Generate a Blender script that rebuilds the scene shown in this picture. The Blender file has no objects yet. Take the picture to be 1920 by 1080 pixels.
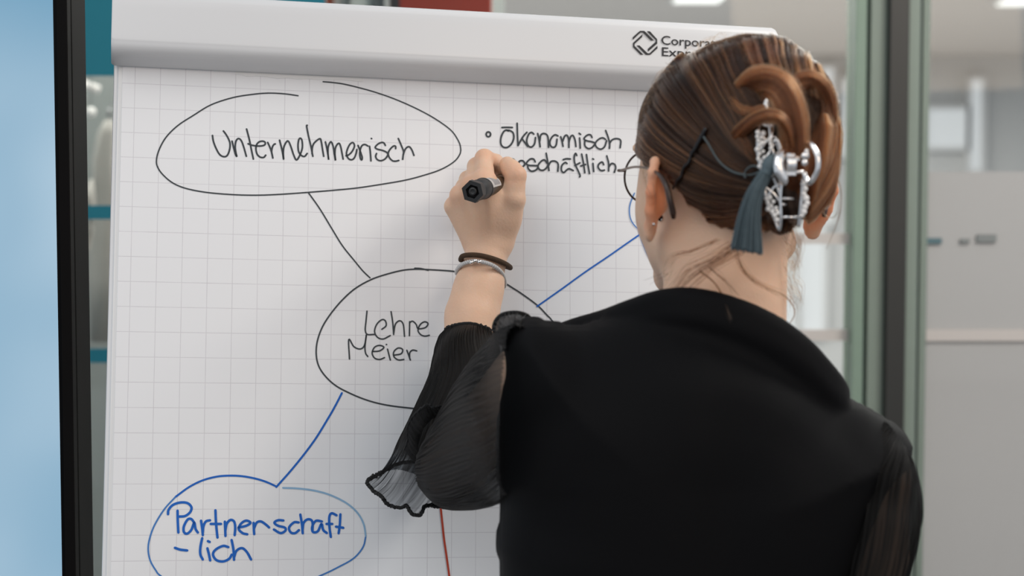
import bpy, bmesh, math, random
import numpy as np
from mathutils import Vector, Matrix
from mathutils.bvhtree import BVHTree
C = bpy.context.scene.collection
sc = bpy.context.scene
R_ = math.radians
PITCH = R_(3.498)
F = 3240.0
CAM = np.array([0.0, 0.0, 1.60])
# ------------------------------------------------------------------ camera, world, lights, exposure
cd = bpy.data.cameras.new('camera'); cam = bpy.data.objects.new('camera', cd); C.objects.link(cam)
cam.location = CAM; cam.rotation_euler = (math.pi/2 - PITCH, 0, 0)
cd.sensor_width = 36; cd.lens = 36*F/1920; cd.clip_start = 0.05
cd.dof.use_dof = True; cd.dof.focus_distance = 1.70; cd.dof.aperture_fstop = 4.8
sc.camera = cam
w = bpy.data.worlds.new('sky'); sc.world = w; w.use_nodes = True
w.node_tree.nodes['Background'].inputs[0].default_value = (0.85, 0.92, 1.02, 1)
w.node_tree.nodes['Background'].inputs[1].default_value = 0.635
sc.view_settings.view_transform = 'Standard'; sc.view_settings.look = 'None'
sc.view_settings.exposure = -0.09; sc.view_settings.gamma = 1; sc.view_settings.use_curve_mapping = False
def area(name, loc, target, sx, sy, power, col):
    l = bpy.data.lights.new(name, 'AREA'); l.shape = 'RECTANGLE'; l.size = sx; l.size_y = sy
    l.energy = power; l.color = col
    o = bpy.data.objects.new(name, l); C.objects.link(o); o.location = loc
    o.rotation_euler = (Vector(target)-Vector(loc)).to_track_quat('-Z', 'Y').to_euler()
    return o
area('window_light', (1.45, -1.1, 2.45), (0.1, 1.6, 1.45), 1.2, 1.0, 18, (1.0, 0.76, 0.55))
area('ceiling_panel_light', (-0.9, 0.3, 2.68), (-0.3, 1.3, 0.9), 1.4, 1.2, 12, (1.0, 0.97, 0.93))
area('far_room_light', (0.5, 8.0, 2.50), (0.5, 8.0, 0), 6, 9, 830, (1.0, 0.97, 0.93))
area('partition_fill_light', (1.35, 1.6, 2.66), (1.0, 2.6, 1.2), 0.6, 0.6, 22, (1.0, 0.95, 0.88))  # added fill that brightens the glass partition; no real lamp here
# ------------------------------------------------------------------ helpers
CU = np.array([0, math.sin(PITCH), math.cos(PITCH)]); CF = np.array([0, math.cos(PITCH), -math.sin(PITCH)])
def ray(x, y):
    return np.array([1.0,0,0])*((x-960)/F) - CU*((y-540)/F) + CF
def px(x, y, d):
    return CAM + ray(x, y)*d
def at_y(x, y, Y):
    r = ray(x, y); return CAM + r*(Y/r[1])
BO = px(960-0.3789713622314*F/1.736974732364, 540-0.2055396328516*F/1.736974732364, 1.736974732364)
BX = np.array([0.977723267, 0.207079246, -0.0342840999]); BD = np.array([-0.000639834764, -0.160395736, -0.987052581])
BN = np.cross(BX, BD); BN /= np.linalg.norm(BN)
if BN[1] > 0: BN = -BN                      # towards the viewer
def on_board(x, y, h=0.0):                  # pixel -> point on the plane h above the paper
    r = ray(x, y); t = np.dot(BO + BN*h - CAM, BN)/np.dot(r, BN); return CAM + r*t
def board_uv(p):
    q = p-BO; return np.dot(q, BX), np.dot(q, BD)
def bp(u, v, h=0.0): return BO + BX*u + BD*v + BN*h
def setp(o, label=None, cat=None, group=None, kind=None):
    if label: o['label'] = label
    if cat: o['category'] = cat
    if group: o['group'] = group
    if kind: o['kind'] = kind
    return o
def empty(name, loc=(0,0,0), **k):
    o = bpy.data.objects.new(name, None); C.objects.link(o); o.location = loc; setp(o, **k); return o
def mesh(name, verts, faces, mat, parent=None, smooth=False, **k):
    me = bpy.data.meshes.new(name); me.from_pydata([tuple(map(float, v)) for v in verts], [], faces)
    me.update()
    if smooth: me.polygons.foreach_set('use_smooth', [True]*len(me.polygons))
    return link(name, me, mat, parent, **k)
def link(name, me, mat, parent=None, **k):
    o = bpy.data.objects.new(name, me); C.objects.link(o)
    if mat: me.materials.append(mat)
    if parent is not None:
        o.parent = parent; bpy.context.view_layer.update() if False else None
        o.matrix_parent_inverse = Matrix.Translation(-Vector(world_loc(parent)))
    setp(o, **k); return o
def world_loc(o):
    v = Vector(o.location)
    return v
def frombm(name, bm, mat, parent=None, smooth=False, **k):
    bmesh.ops.recalc_face_normals(bm, faces=bm.faces)
    me = bpy.data.meshes.new(name); bm.to_mesh(me); bm.free()
    if smooth: me.polygons.foreach_set('use_smooth', [True]*len(me.polygons))
    return link(name, me, mat, parent, **k)
def hexa(bm, P, bev=0.0):                    # 8 corners: bottom 4 ccw, top 4 ccw
    vs = [bm.verts.new(tuple(map(float, p))) for p in P]
    fs = [bm.faces.new([vs[i] for i in f]) for f in ((3,2,1,0),(4,5,6,7),(0,1,5,4),(1,2,6,5),(2,3,7,6),(3,0,4,7))]
    if bev:
        es = list({e for f in fs for e in f.edges})
        bmesh.ops.bevel(bm, geom=es, offset=bev, segments=2, affect='EDGES', profile=0.6)
def box(bm, a, b, bev=0.0):
    x0,y0,z0 = a; x1,y1,z1 = b
    hexa(bm, [(x0,y0,z0),(x1,y0,z0),(x1,y1,z0),(x0,y1,z0),(x0,y0,z1),(x1,y0,z1),(x1,y1,z1),(x0,y1,z1)], bev)
def obox(bm, o, ax, ay, az, bev=0.0):        # oriented box from corner o with edge vectors
    o, ax, ay, az = map(np.asarray, (o, ax, ay, az))
    hexa(bm, [o, o+ax, o+ax+ay, o+ay, o+az, o+ax+az, o+ax+ay+az, o+ay+az], bev)
def catmull(P, n=8, closed=False):
    P = np.asarray(P, float); N = len(P)
    if N < 3:
        t = np.linspace(0,1,n+1)[:,None]; return P[0]*(1-t)+P[-1]*t
    if closed: Q = np.vstack([P[-1], P, P[0], P[1]]); segs = N
    else: Q = np.vstack([2*P[0]-P[1], P, 2*P[-1]-P[-2]]); segs = N-1
    t = np.linspace(0,1,n,endpoint=False)[:,None]; out = []
    for i in range(segs):
        a,b,c,d = Q[i],Q[i+1],Q[i+2],Q[i+3]
        out.append(0.5*((2*b)+(-a+c)*t+(2*a-5*b+4*c-d)*t**2+(-a+3*b-3*c+d)*t**3))
    out = np.vstack(out)
    return out if closed else np.vstack([out, P[-1]])
def resample(P, n):
    P = np.asarray(P, float); s = np.r_[0, np.cumsum(np.linalg.norm(np.diff(P, axis=0), axis=1))]
    t = np.linspace(0, s[-1], n); return np.stack([np.interp(t, s, P[:,i]) for i in range(P.shape[1])], 1)
def frames(P):
    P = np.asarray(P, float); T = np.gradient(P, axis=0); T /= np.linalg.norm(T, axis=1)[:,None]+1e-12
    n = np.cross(T[0], [0.3,0.9,0.2]); n /= np.linalg.norm(n); Ns = []
    for t in T:
        n = n - t*np.dot(n,t); n /= np.linalg.norm(n)+1e-12; Ns.append(n)
    Ns = np.array(Ns); return T, Ns, np.cross(T, Ns)
def tube(bm, P, r, seg=8, closed=False, rz=None):
    P = np.asarray(P, float); T, N, B = frames(P); n = len(P)
    r = np.broadcast_to(np.asarray(r, float), (n,)); rz = r if rz is None else np.broadcast_to(np.asarray(rz, float), (n,))
    rings = []
    for i in range(n):
        rings.append([bm.verts.new(tuple(P[i] + N[i]*r[i]*math.cos(a) + B[i]*rz[i]*math.sin(a))) for a in np.linspace(0, 2*math.pi, seg, endpoint=False)])
    m = n if closed else n-1
    for i in range(m):
        A, Bq = rings[i], rings[(i+1) % n]
        if closed and i == n-1:             # align the last ring with the first one
            d0 = A[0].co; k = min(range(seg), key=lambda j: (Bq[j].co-d0).length); Bq = Bq[k:]+Bq[:k]
        for j in range(seg):
            try: bm.faces.new((A[j], A[(j+1)%seg], Bq[(j+1)%seg], Bq[j]))
            except ValueError: pass
    if not closed:
        bm.faces.new(rings[0][::-1]); bm.faces.new(rings[-1])
def sphere(bm, c, r, seg=12, sc3=(1,1,1), M=None):
    m = Matrix.Translation(Vector(c)) @ (M.to_4x4() if M is not None else Matrix.Identity(4)) @ Matrix.Diagonal((r*sc3[0], r*sc3[1], r*sc3[2], 1))
    bmesh.ops.create_uvsphere(bm, u_segments=seg, v_segments=max(6, seg//2+1), radius=1, matrix=m)
def lathe(bm, o, axis, prof, seg=24):        # prof: (distance along axis, radius)
    o = np.asarray(o, float); a = np.asarray(axis, float); a /= np.linalg.norm(a)
    n = np.cross(a, [0.31,0.2,0.9]); n /= np.linalg.norm(n); b = np.cross(a, n); rings = []
    for t, r in prof:
        rings.append([bm.verts.new(tuple(o+a*t+(n*math.cos(q)+b*math.sin(q))*max(r,1e-5))) for q in np.linspace(0,2*math.pi,seg,endpoint=False)])
    for A, Bq in zip(rings, rings[1:]):
        for j in range(seg): bm.faces.new((A[j], A[(j+1)%seg], Bq[(j+1)%seg], Bq[j]))
    bm.faces.new(rings[0][::-1]); bm.faces.new(rings[-1])
# ------------------------------------------------------------------ materials
def mat(name, col, rough=0.5, metal=0.0, spec=0.5, noise=0.0, nscale=40, bump=0.0, bscale=200, sheen=0, emit=None, estr=1.0, sss=0, coat=0):
    m = bpy.data.materials.new(name); m.use_nodes = True; nt = m.node_tree; b = nt.nodes['Principled BSDF']
    b.inputs['Base Color'].default_value = (*col, 1); b.inputs['Roughness'].default_value = rough
    b.inputs['Metallic'].default_value = metal; b.inputs['Specular IOR Level'].default_value = spec
    if sheen: b.inputs['Sheen Weight'].default_value = sheen
    if coat: b.inputs['Coat Weight'].default_value = coat
    if noise or bump:
        tc = nt.nodes.new('ShaderNodeTexCoord')
    if noise:
        n = nt.nodes.new('ShaderNodeTexNoise'); n.inputs['Scale'].default_value = nscale; n.inputs['Detail'].default_value = 4
        nt.links.new(tc.outputs['Object'], n.inputs['Vector'])
        mx = nt.nodes.new('ShaderNodeMix'); mx.data_type = 'RGBA'
        mx.inputs[6].default_value = (*[c*(1-noise) for c in col], 1); mx.inputs[7].default_value = (*[min(1, c*(1+noise)) for c in col], 1)
        nt.links.new(n.outputs['Fac'], mx.inputs[0]); nt.links.new(mx.outputs[2], b.inputs['Base Color'])
    if bump:
        n = nt.nodes.new('ShaderNodeTexNoise'); n.inputs['Scale'].default_value = bscale; n.inputs['Detail'].default_value = 3
        nt.links.new(tc.outputs['Object'], n.inputs['Vector'])
        bu = nt.nodes.new('ShaderNodeBump'); bu.inputs['Strength'].default_value = bump; bu.inputs['Distance'].default_value = 0.002
        nt.links.new(n.outputs['Fac'], bu.inputs['Height']); nt.links.new(bu.outputs['Normal'], b.inputs['Normal'])
    if emit:
        b.inputs['Emission Color'].default_value = (*emit, 1); b.inputs['Emission Strength'].default_value = estr
    return m
def srgb(r, g, b):
    f = lambda c: (c/255/12.92 if c/255 <= 0.04045 else ((c/255+0.055)/1.055)**2.4)
    return (f(r), f(g), f(b))
def glass(name, tint, op=0.06, rough=0.02, base=None):
    m = bpy.data.materials.new(name); m.use_nodes = True; nt = m.node_tree; nt.nodes.clear()
    o = nt.nodes.new('ShaderNodeOutputMaterial'); t = nt.nodes.new('ShaderNodeBsdfTransparent'); t.inputs[0].default_value = (*tint, 1)
    g = nt.nodes.new('ShaderNodeBsdfGlossy' if base is None else 'ShaderNodeBsdfDiffuse')
    if base is None: g.inputs['Roughness'].default_value = rough
    else: g.inputs['Color'].default_value = (*base, 1)
    mx = nt.nodes.new('ShaderNodeMixShader')
    if base is None:
        fr = nt.nodes.new('ShaderNodeFresnel'); fr.inputs[0].default_value = 1.3; nt.links.new(fr.outputs[0], mx.inputs[0])
    else: mx.inputs[0].default_value = op
    nt.links.new(t.outputs[0], mx.inputs[1]); nt.links.new(g.outputs[0], mx.inputs[2]); nt.links.new(mx.outputs[0], o.inputs[0])
    return m
M_white = mat('white_plastic', (0.66,0.66,0.66), 0.35, noise=0.02, nscale=6)
M_frame = mat('white_frame', (0.78,0.78,0.78), 0.4)
M_bezel = mat('black_bezel', (0.003,0.003,0.0034), 0.5, spec=0.06, noise=0.2)
M_bezel2 = mat('charcoal_bezel', (0.005,0.0044,0.0042), 0.6, spec=0.06, noise=0.15)
M_steel = mat('grey_steel', (0.35,0.35,0.36), 0.35, metal=0.9)
M_ink = mat('black_ink', srgb(54,60,64), 0.7, noise=0.15, nscale=120)
M_inkb = mat('blue_ink', (0.0,0.115,0.50), 0.7, noise=0.12, nscale=120)
M_inkb2 = mat('lighter_blue_ink', srgb(62,122,190), 0.7, noise=0.15, nscale=120)
M_inkb3 = mat('faint_blue_ink', srgb(140,178,208), 0.7, noise=0.12, nscale=120)
M_inkr = mat('red_ink', srgb(180,62,35), 0.7, noise=0.12, nscale=120)
M_logo = mat('black_print', (0.012,0.012,0.014), 0.6)
# ------------------------------------------------------------------ the setting
M_floor = mat('grey_carpet', (0.24,0.24,0.245), 0.95, noise=0.25, nscale=90)
M_ceil = mat('ceiling_paint', (0.62,0.59,0.57), 0.9, noise=0.03)
M_wallp = mat('pale_wall', (0.52,0.52,0.52), 0.9, noise=0.03)
M_grey = mat('grey_green_wall', (0.31,0.335,0.325), 0.85, noise=0.08, nscale=2)
def slab(name, a, b, m, parent=None, bev=0, **k):
    bm = bmesh.new(); box(bm, a, b, bev); return frombm(name, bm, m, parent, **k)
slab('floor', (-4,-3,-0.1), (6,14.2,0), M_floor, kind='structure')
slab('ceiling', (-4,2.9,2.62), (6,14.2,2.72), M_ceil, kind='structure')
slab('wall_far', (-4,14.0,0), (6,14.2,2.62), M_wallp, kind='structure')
slab('wall_left', (-3.4,4.3,0), (-0.02,4.4,2.62), M_grey, kind='structure')
# far windows: daylit panes in white frames
M_day = mat('daylit_pane', (0.3,0.3,0.3), 0.4, emit=(0.86,0.88,0.92), estr=0.55)
M_wframe = mat('window_frame_paint', (0.62,0.62,0.62), 0.6)
def far_window(n, x0, x1, y0, y1):
    a = at_y(x0, y1, 13.93); b = at_y(x1, y0, 13.93)
    bm = bmesh.new(); t = 0.03
    for (p, q) in (((a[0]-t,a[2]-t),(b[0]+t,a[2])), ((a[0]-t,b[2]),(b[0]+t,b[2]+t)), ((a[0]-t,a[2]),(a[0],b[2])), ((b[0],a[2]),(b[0]+t,b[2]))):
        box(bm, (p[0],13.90,p[1]), (q[0],14.0,q[1]))
    o = frombm('window_%d' % n, bm, M_wframe, kind='structure')
    slab('pane', (a[0],13.95,a[2]), (b[0],13.97,b[2]), M_day, o)
far_window(1, 1498, 1545, 430, 620)
far_window(2, 1538, 1562, 128, 415)
far_window(3, 1580, 1604, 150, 290)
far_window(4, 1470, 1496, 560, 660)
far_window(5, 1738, 1812, 205, 276)
far_window(6, 1818, 1842, 150, 318)
# the glass partition behind the easel
Y0 = 3.0
M_glass = glass('clear_glass', (0.93,0.95,0.94))
M_frost = glass('frosted_film', (0.9,0.9,0.9), op=0.80, base=(0.50,0.49,0.475))
M_stripe = glass('white_film', (1,1,1), op=0.8, base=(0.66,0.61,0.57))
M_teal = glass('teal_film', (0.12,0.42,0.50), op=0.82, base=(0.045,0.26,0.335))
M_green = mat('pale_green_paint', (0.205,0.28,0.215), 0.5, noise=0.05)
M_gg = mat('grey_green_paint', (0.21,0.255,0.213), 0.5, noise=0.05)
M_darkp = mat('dark_profile', (0.022,0.022,0.019), 0.45, noise=0.1)
M_dkline = mat('grey_gasket', srgb(86,96,96), 0.6)
part = empty('wall_back', (0,Y0,0), kind='structure')
def xw(x, Y=Y0, y=300): return at_y(x, y, Y)[0]
def zw(y, Y=Y0): return at_y(960, y, Y)[2]
def bar(name, x0, x1, m, Ya, Yb, **k):
    return slab(name, (xw(x0),Ya,0.0), (xw(x1),Yb,2.62), m, part, 0.002, **k)
for (x0,x1,m,a,b,n) in ((1593,1614,M_green,2.96,3.04,'frame_bar'),(1614,1623,M_dkline,2.985,3.015,'gasket'),(1623,1654,M_gg,2.97,3.04,'frame_bar'),
        (1654,1690,M_darkp,2.95,3.06,'mullion'),(1690,1713,M_gg,2.96,3.04,'frame_bar'),(1713,1722,M_dkline,2.985,3.015,'gasket'),(1722,1736,M_gg,2.98,3.04,'frame_bar')):
    bar(n, x0, x1, m, a, b)
slab('glass_pane', (-2.6,2.995,0.02), (xw(1593),3.005,2.60), M_glass, part)
slab('glass_pane', (xw(1736),2.995,0.02), (3.4,3.005,2.60), M_glass, part)
slab('frosted_film', (xw(1736),2.990,0.6), (3.4,2.9945,zw(322)), M_frost, part)
slab('white_stripe', (xw(1737),2.984,zw(638)), (3.4,2.989,zw(617)), M_stripe, part, label='white stripe on the frosted glass')
slab('white_stripe', (xw(1500),2.989,zw(638)), (xw(1591),2.994,zw(617)), M_stripe, part)
slab('white_stripe', (xw(1480),2.989,zw(457)), (xw(1597),2.994,zw(437)), M_stripe, part)
M_dash = mat('teal_print', srgb(84,112,118), 0.7); M_dash2 = mat('grey_print', srgb(128,132,130), 0.7)
for x0,x1,y0,y1,m in ((1733,1764,446,456,M_dash),(1799,1816,447,455,M_dash2),(1830,1866,439,453,M_dash2)):
    slab('printed_dash', (xw(x0),2.984,zw(y1)), (xw(x1),2.989,zw(y0)), m, part)
slab('teal_film', (-2.4,2.988,zw(143)), (xw(612),2.994,2.6), M_teal, part, label='teal film across the top of the glass')
slab('teal_stripe', (-2.4,2.988,zw(411)), (xw(640),2.994,zw(385)), M_teal, part)
slab('teal_stripe', (-2.4,2.988,zw(679)), (xw(640),2.994,zw(653)), M_teal, part)
bm = bmesh.new(); box(bm, (-2.6,2.95,0), (3.4,3.05,0.02)); frombm('trim_1', bm, M_gg, kind='structure')
bm = bmesh.new(); box(bm, (-2.6,2.95,2.60), (3.4,3.05,2.62)); frombm('trim_2', bm, M_gg, kind='structure')
# things beyond the glass
M_lamp = mat('lamp_diffuser', (0.9,0.9,0.9), 0.5, emit=(1,0.99,0.96), estr=1.3)
M_lampf = mat('lamp_housing', (0.6,0.6,0.6), 0.5)
def ceiling_lamp(x0, x1, yb, label, dep=0.6):
    z = 2.62-0.05; Y = (z-1.6)/(at_y(x0, yb, 1.0)[2]-1.6)
    a = at_y(x0, yb, Y)[0]; b = at_y(x1, yb, Y)[0]
    o = empty('ceiling_lamp', ((a+b)/2, Y-dep/2, 2.62), label=label, cat='lamp', group='ceiling lamps beyond the glass')
    bm = bmesh.new(); box(bm, (a-0.03,Y-dep-.03,2.575), (b+0.03,Y+.03,2.62), 0.004); frombm('housing', bm, M_lampf, o)
    bm = bmesh.new(); box(bm, (a,Y-dep,2.565), (b,Y,2.58)); frombm('diffuser', bm, M_lamp, o)
ceiling_lamp(1868, 2060, 9, 'white ceiling lamp in the top right corner of the photo')
ceiling_lamp(1262, 1346, 4, 'white ceiling lamp just above the flip chart header')
M_red = mat('red_panel', (0.40,0.035,0.012), 0.7, noise=0.06, nscale=3)
a = xw(752, 3.6, 10); b = xw(922, 3.6, 10)
slab('red_panel', (a,3.55,1.2), (b,3.62,2.616), M_red, None, 0.004, label='tall red panel behind the glass, above the flip chart', cat='panel')
M_pale = mat('pale_board', (0.88,0.90,0.88), 0.7, noise=0.04, nscale=5); M_mid = mat('mid_grey_metal', srgb(112,118,120), 0.6); M_or = mat('orange_board', srgb(160,70,40), 0.7)
cb = empty('open_cabinet', (xw(665,3.6,10),3.7,0), label='pale grey shelf unit behind the glass left of the red panel', cat='cabinet')
for n,x0,x1,m,y0_,y1_ in (('orange_edge',612,626,M_or,3.58,3.8),('panel',626,654,M_pale,3.6,3.8),('divider',654,657,M_mid,3.57,3.8),('panel',657,699,M_pale,3.6,3.8),('side_panel',699,723,M_mid,3.58,3.8),('upright',723,732,M_frame,3.56,3.8),('side_panel',732,751,M_mid,3.6,3.8)):
    slab(n, (xw(x0,3.6,10),y0_,0.0), (xw(x1,3.6,10),y1_,2.3), m, cb, 0.002)
M_refl = mat('pale_reflection', srgb(185,182,176), 0.9, noise=0.1, nscale=9, bump=0.4, bscale=25)  # pale colour standing in for blurred reflections in the glass
M_refl_glow = mat('reflection_glow', (0.8,0.78,0.75), 0.4, emit=(1,0.97,0.93), estr=0.25)  # glow put into the material to imitate reflections; no lamp
g = empty('round_reflection', at_y(171,210,3.9), label='small round white reflection in the glass beside the screen, built as a ball', cat='lamp')  # made-up ball in place of a round reflection in the glass
gp = at_y(171,210,3.9)
bm = bmesh.new(); sphere(bm, gp, 0.011, 16); frombm('reflection_ball', bm, M_refl_glow, g, True)
bm = bmesh.new(); tube(bm, [gp+[0,0,.01], [gp[0],gp[1],2.62]], 0.0015, 6); frombm('cord', bm, M_mid, g)  # added to hang the made-up ball
gp = at_y(155,158,4.0); q = at_y(186,168,4.0)
bm = bmesh.new(); tube(bm, [at_y(110,143,4.0), q], 0.010, 8); lo = frombm('strip_reflection', bm, M_refl_glow, None, True, label='slanting pale reflection in the glass below the teal film, built as a bar', cat='lamp')  # made-up bar in place of a slanting reflection in the glass
# a glass reflection built as a made-up pale shape on its hook stand: cloth lofted with folds
bm = bmesh.new(); n = 40; prev = None
cy = [(225,205,8),(250,200,16),(300,196,22),(345,200,26),(420,202,30),(520,204,34),(640,206,36)]
for (yy,xx,hw) in cy:
    c0 = at_y(xx,yy,4.0); r = hw*4.0/F; ring = []
    for i in range(n):
        t = 2*math.pi*i/n; k = 1+0.14*math.sin(5*t+yy*.02)
        ring.append(bm.verts.new((c0[0]+r*k*math.cos(t), 4.0+0.6*r*k*math.sin(t), c0[2])))
    if prev: [bm.faces.new((prev[i],prev[(i+1)%n],ring[(i+1)%n],ring[i])) for i in range(n)]
    else: bm.faces.new(ring)
    prev = ring
bm.faces.new(prev)
ct = empty('soft_reflection', at_y(205,640,4.0), label='pale reflection in the glass between screen and flip chart, built as a folded shape', cat='coat')  # made-up object in place of a soft reflection in the glass
frombm('reflection_body', bm, M_refl, ct, True)
bm = bmesh.new(); tube(bm, catmull([at_y(172,338,3.9),at_y(168,370,3.88),at_y(170,405,3.88),at_y(166,440,3.9),at_y(158,472,3.9)],6), [.004+.008*math.sin(math.pi*min(1,i/14)) if i<16 else .010 for i in range(25)], 8)
frombm('reflection_streak', bm, M_refl, ct, True)  # bright streak of the reflection, built as a tube
bm = bmesh.new(); hk = at_y(205,225,4.0); tube(bm, catmull([hk,hk+[0,.01,.03],hk+[0,.12,.05],(hk[0],4.3,hk[2]+.05)],6), 0.003, 6); frombm('added_hook', bm, M_steel, ct)  # added only to carry the made-up shape
# ------------------------------------------------------------------ the display on the left
tvo = at_y(127, 540, 1.72); yaw = R_(-4)
TX = np.array([math.cos(yaw), -math.sin(yaw)*-1, 0.0]); TX = np.array([math.cos(R_(4)), -math.sin(R_(4)), 0]); TN = np.array([-math.sin(R_(4)), -math.cos(R_(4)), 0]); TZ = np.array([0,0,1.0])
edge = at_y(137, 540, 1.72)                     # right edge of the case
TO = np.array([edge[0], edge[1], 0])
tv = empty('display', (TO[0]-.7, TO[1], 0), label='large black framed screen showing light blue, cut off by the left photo edge', cat='screen')
def tvp(x, z, n=0.0): return TO - TX*x + TZ*z + TN*n   # x to the left of the right edge
W_, ZB, ZT = 1.25, 1.10, 1.95
bm = bmesh.new(); obox(bm, tvp(W_, ZB, -0.055), TX*(W_-0.0), TN*0.050, TZ*(ZT-ZB), 0.004); frombm('case', bm, M_bezel2, tv)
bw = 0.0108
bm = bmesh.new()
for (x0,x1,z0,z1) in ((bw,0,ZB,ZT),(W_,W_-bw,ZB,ZT),(W_-bw,bw,ZT-bw,ZT),(W_-bw,bw,ZB,ZB+bw)):
    obox(bm, tvp(x0,z0,-0.006), TX*(x0-x1), TN*0.012, TZ*(z1-z0), 0.0012)
frombm('outer_frame', bm, M_bezel2, tv)
bm = bmesh.new(); i0 = bw; i1 = 0.0150
for (x0,x1,z0,z1) in ((i1,i0,ZB+i0,ZT-i0),(W_-i0,W_-i1,ZB+i0,ZT-i0),(W_-i1,i1,ZT-i1,ZT-i0),(W_-i1,i1,ZB+i0,ZB+i1)):
    obox(bm, tvp(x0,z0,-0.006), TX*(x0-x1), TN*0.0085, TZ*(z1-z0))
frombm('inner_frame', bm, M_bezel, tv)
ms = bpy.data.materials.new('screen_picture'); ms.use_nodes = True; nt = ms.node_tree; b = nt.nodes['Principled BSDF']
tc = nt.nodes.new('ShaderNodeTexCoord'); n1 = nt.nodes.new('ShaderNodeTexNoise'); n1.inputs['Scale'].default_value = 3.2; n1.inputs['Detail'].default_value = 1.5
rp = nt.nodes.new('ShaderNodeValToRGB'); rp.color_ramp.elements[0].position = 0.33; rp.color_ramp.elements[0].color = (*srgb(122,170,200),1); rp.color_ramp.elements[1].position = 0.62; rp.color_ramp.elements[1].color = (*srgb(190,216,234),1)
nt.links.new(tc.outputs['Object'], n1.inputs['Vector']); nt.links.new(n1.outputs['Fac'], rp.inputs[0]); nt.links.new(rp.outputs[0], b.inputs['Emission Color'])
b.inputs['Emission Strength'].default_value = 0.93; b.inputs['Base Color'].default_value = (0.01,0.01,0.012,1); b.inputs['Roughness'].default_value = 0.3
bm = bmesh.new(); obox(bm, tvp(W_-i1, ZB+i1, -0.005), TX*(W_-2*i1), TN*0.004, TZ*(ZT-ZB-2*i1)); frombm('screen', bm, ms, tv)
bm = bmesh.new()
obox(bm, tvp(0.70,0.03,-0.13), TX*0.10, TN*0.06, TZ*1.5, 0.004); obox(bm, tvp(1.15,0,-0.40), TX*1.0, TN*0.6, TZ*0.03, 0.006); frombm('stand', bm, M_bezel2, tv)
# ------------------------------------------------------------------ the flip chart
UL, UR = board_uv(on_board(211.5, 200, 0))[0], 0.668
VT = -0.055; VB = 0.92
fl = empty('flip_chart', bp(0.33, 1.4)*np.array([1,1,0]), label='white flip chart easel with squared paper and a curved white header', cat='flip chart')
bm = bmesh.new(); obox(bm, bp(UL, VB, -0.022), BX*(UR-UL), BD*(VT-VB), BN*0.017, 0.003); frombm('back_board', bm, M_frame, fl)
# the pad
PL = board_uv(on_board(226, 300, 0))[0]; PR = 0.655
Mpap = bpy.data.materials.new('squared_paper'); Mpap.use_nodes = True; nt = Mpap.node_tree; b = nt.nodes['Principled BSDF']
b.inputs['Roughness'].default_value = 0.75; b.inputs['Specular IOR Level'].default_value = 0.25
uvn = nt.nodes.new('ShaderNodeUVMap'); sep = nt.nodes.new('ShaderNodeSeparateXYZ'); nt.links.new(uvn.outputs[0], sep.inputs[0])
def mth(op, a, bb=None):
    n = nt.nodes.new('ShaderNodeMath'); n.operation = op
    for i, s in enumerate((a, bb)):
        if s is None: continue
        if isinstance(s, (int, float)): n.inputs[i].default_value = s
        else: nt.links.new(s, n.inputs[i])
    return n.outputs[0]
def gl(s): return mth('LESS_THAN', mth('ABSOLUTE', mth('SUBTRACT', mth('FRACT', mth('ADD', s, 100.5)), 0.5)), 0.0125)
lm = mth('MAXIMUM', gl(sep.outputs[0]), gl(sep.outputs[1]))
inside = mth('GREATER_THAN', sep.outputs[0], -0.62)
lm = mth('MULTIPLY', lm, inside)
nz = nt.nodes.new('ShaderNodeTexNoise'); nz.inputs['Scale'].default_value = 0.9; nt.links.new(uvn.outputs[0], nz.inputs['Vector'])
lm = mth('MULTIPLY', lm, mth('ADD', mth('MULTIPLY', nz.outputs['Fac'], 0.45), 0.16))
mx = nt.nodes.new('ShaderNodeMix'); mx.data_type = 'RGBA'; nt.links.new(lm, mx.inputs[0])
mx.inputs[6].default_value = (0.83,0.83,0.835,1); mx.inputs[7].default_value = (0.40,0.36,0.40,1); nt.links.new(mx.outputs[2], b.inputs['Base Color'])
def pad_sheet(name, u0, u1, v0, v1, h0, h1, m, **k):
    bm = bmesh.new(); uvl = bm.loops.layers.uv.new('UVMap')
    P = [(u0,v1,h0),(u1,v1,h0),(u1,v0,h0),(u0,v0,h0),(u0,v1,h1),(u1,v1,h1),(u1,v0,h1),(u0,v0,h1)]
    vs = [bm.verts.new(tuple(bp(*p))) for p in P]
    for f in ((3,2,1,0),(4,5,6,7),(0,1,5,4),(1,2,6,5),(2,3,7,6),(3,0,4,7)):
        fc = bm.faces.new([vs[i] for i in f])
        for l, i in zip(fc.loops, f): l[uvl].uv = (P[i][0]/0.025, P[i][1]/0.025)
    return frombm(name, bm, m, fl, **k)
M_pap2 = mat('paper_stack', (0.80,0.80,0.79), 0.8)
pad_sheet('paper_pad', PL-0.004, PR, -0.03, VB-0.05, -0.005, -0.0012, M_pap2)
pad = pad_sheet('top_sheet', PL, PR, -0.03, VB-0.052, -0.0012, 0.0, Mpap)
# torn remains of an earlier sheet under the header
pts = [(440,141),(455,143),(462,146),(480,145),(500,146),(520,150),(540,148),(556,151),(575,150),(600,152),(640,152),(680,156)]
bm = bmesh.new(); lo_ = []; hi_ = []
for (x,y) in pts:
    u, v = board_uv(on_board(x, y-4)); lo_.append(bm.verts.new(tuple(bp(u, v+0.001, 0.0006)))); hi_.append(bm.verts.new(tuple(bp(u, -0.02, 0.0003))))
for i in range(len(pts)-1): bm.faces.new((lo_[i],lo_[i+1],hi_[i+1],hi_[i]))
r = bmesh.ops.extrude_face_region(bm, geom=bm.faces[:]); bmesh.ops.translate(bm, verts=[g for g in r['geom'] if isinstance(g, bmesh.types.BMVert)], vec=tuple(-BN*0.0003))
frombm('torn_strip', bm, M_pap2, fl)
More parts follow.
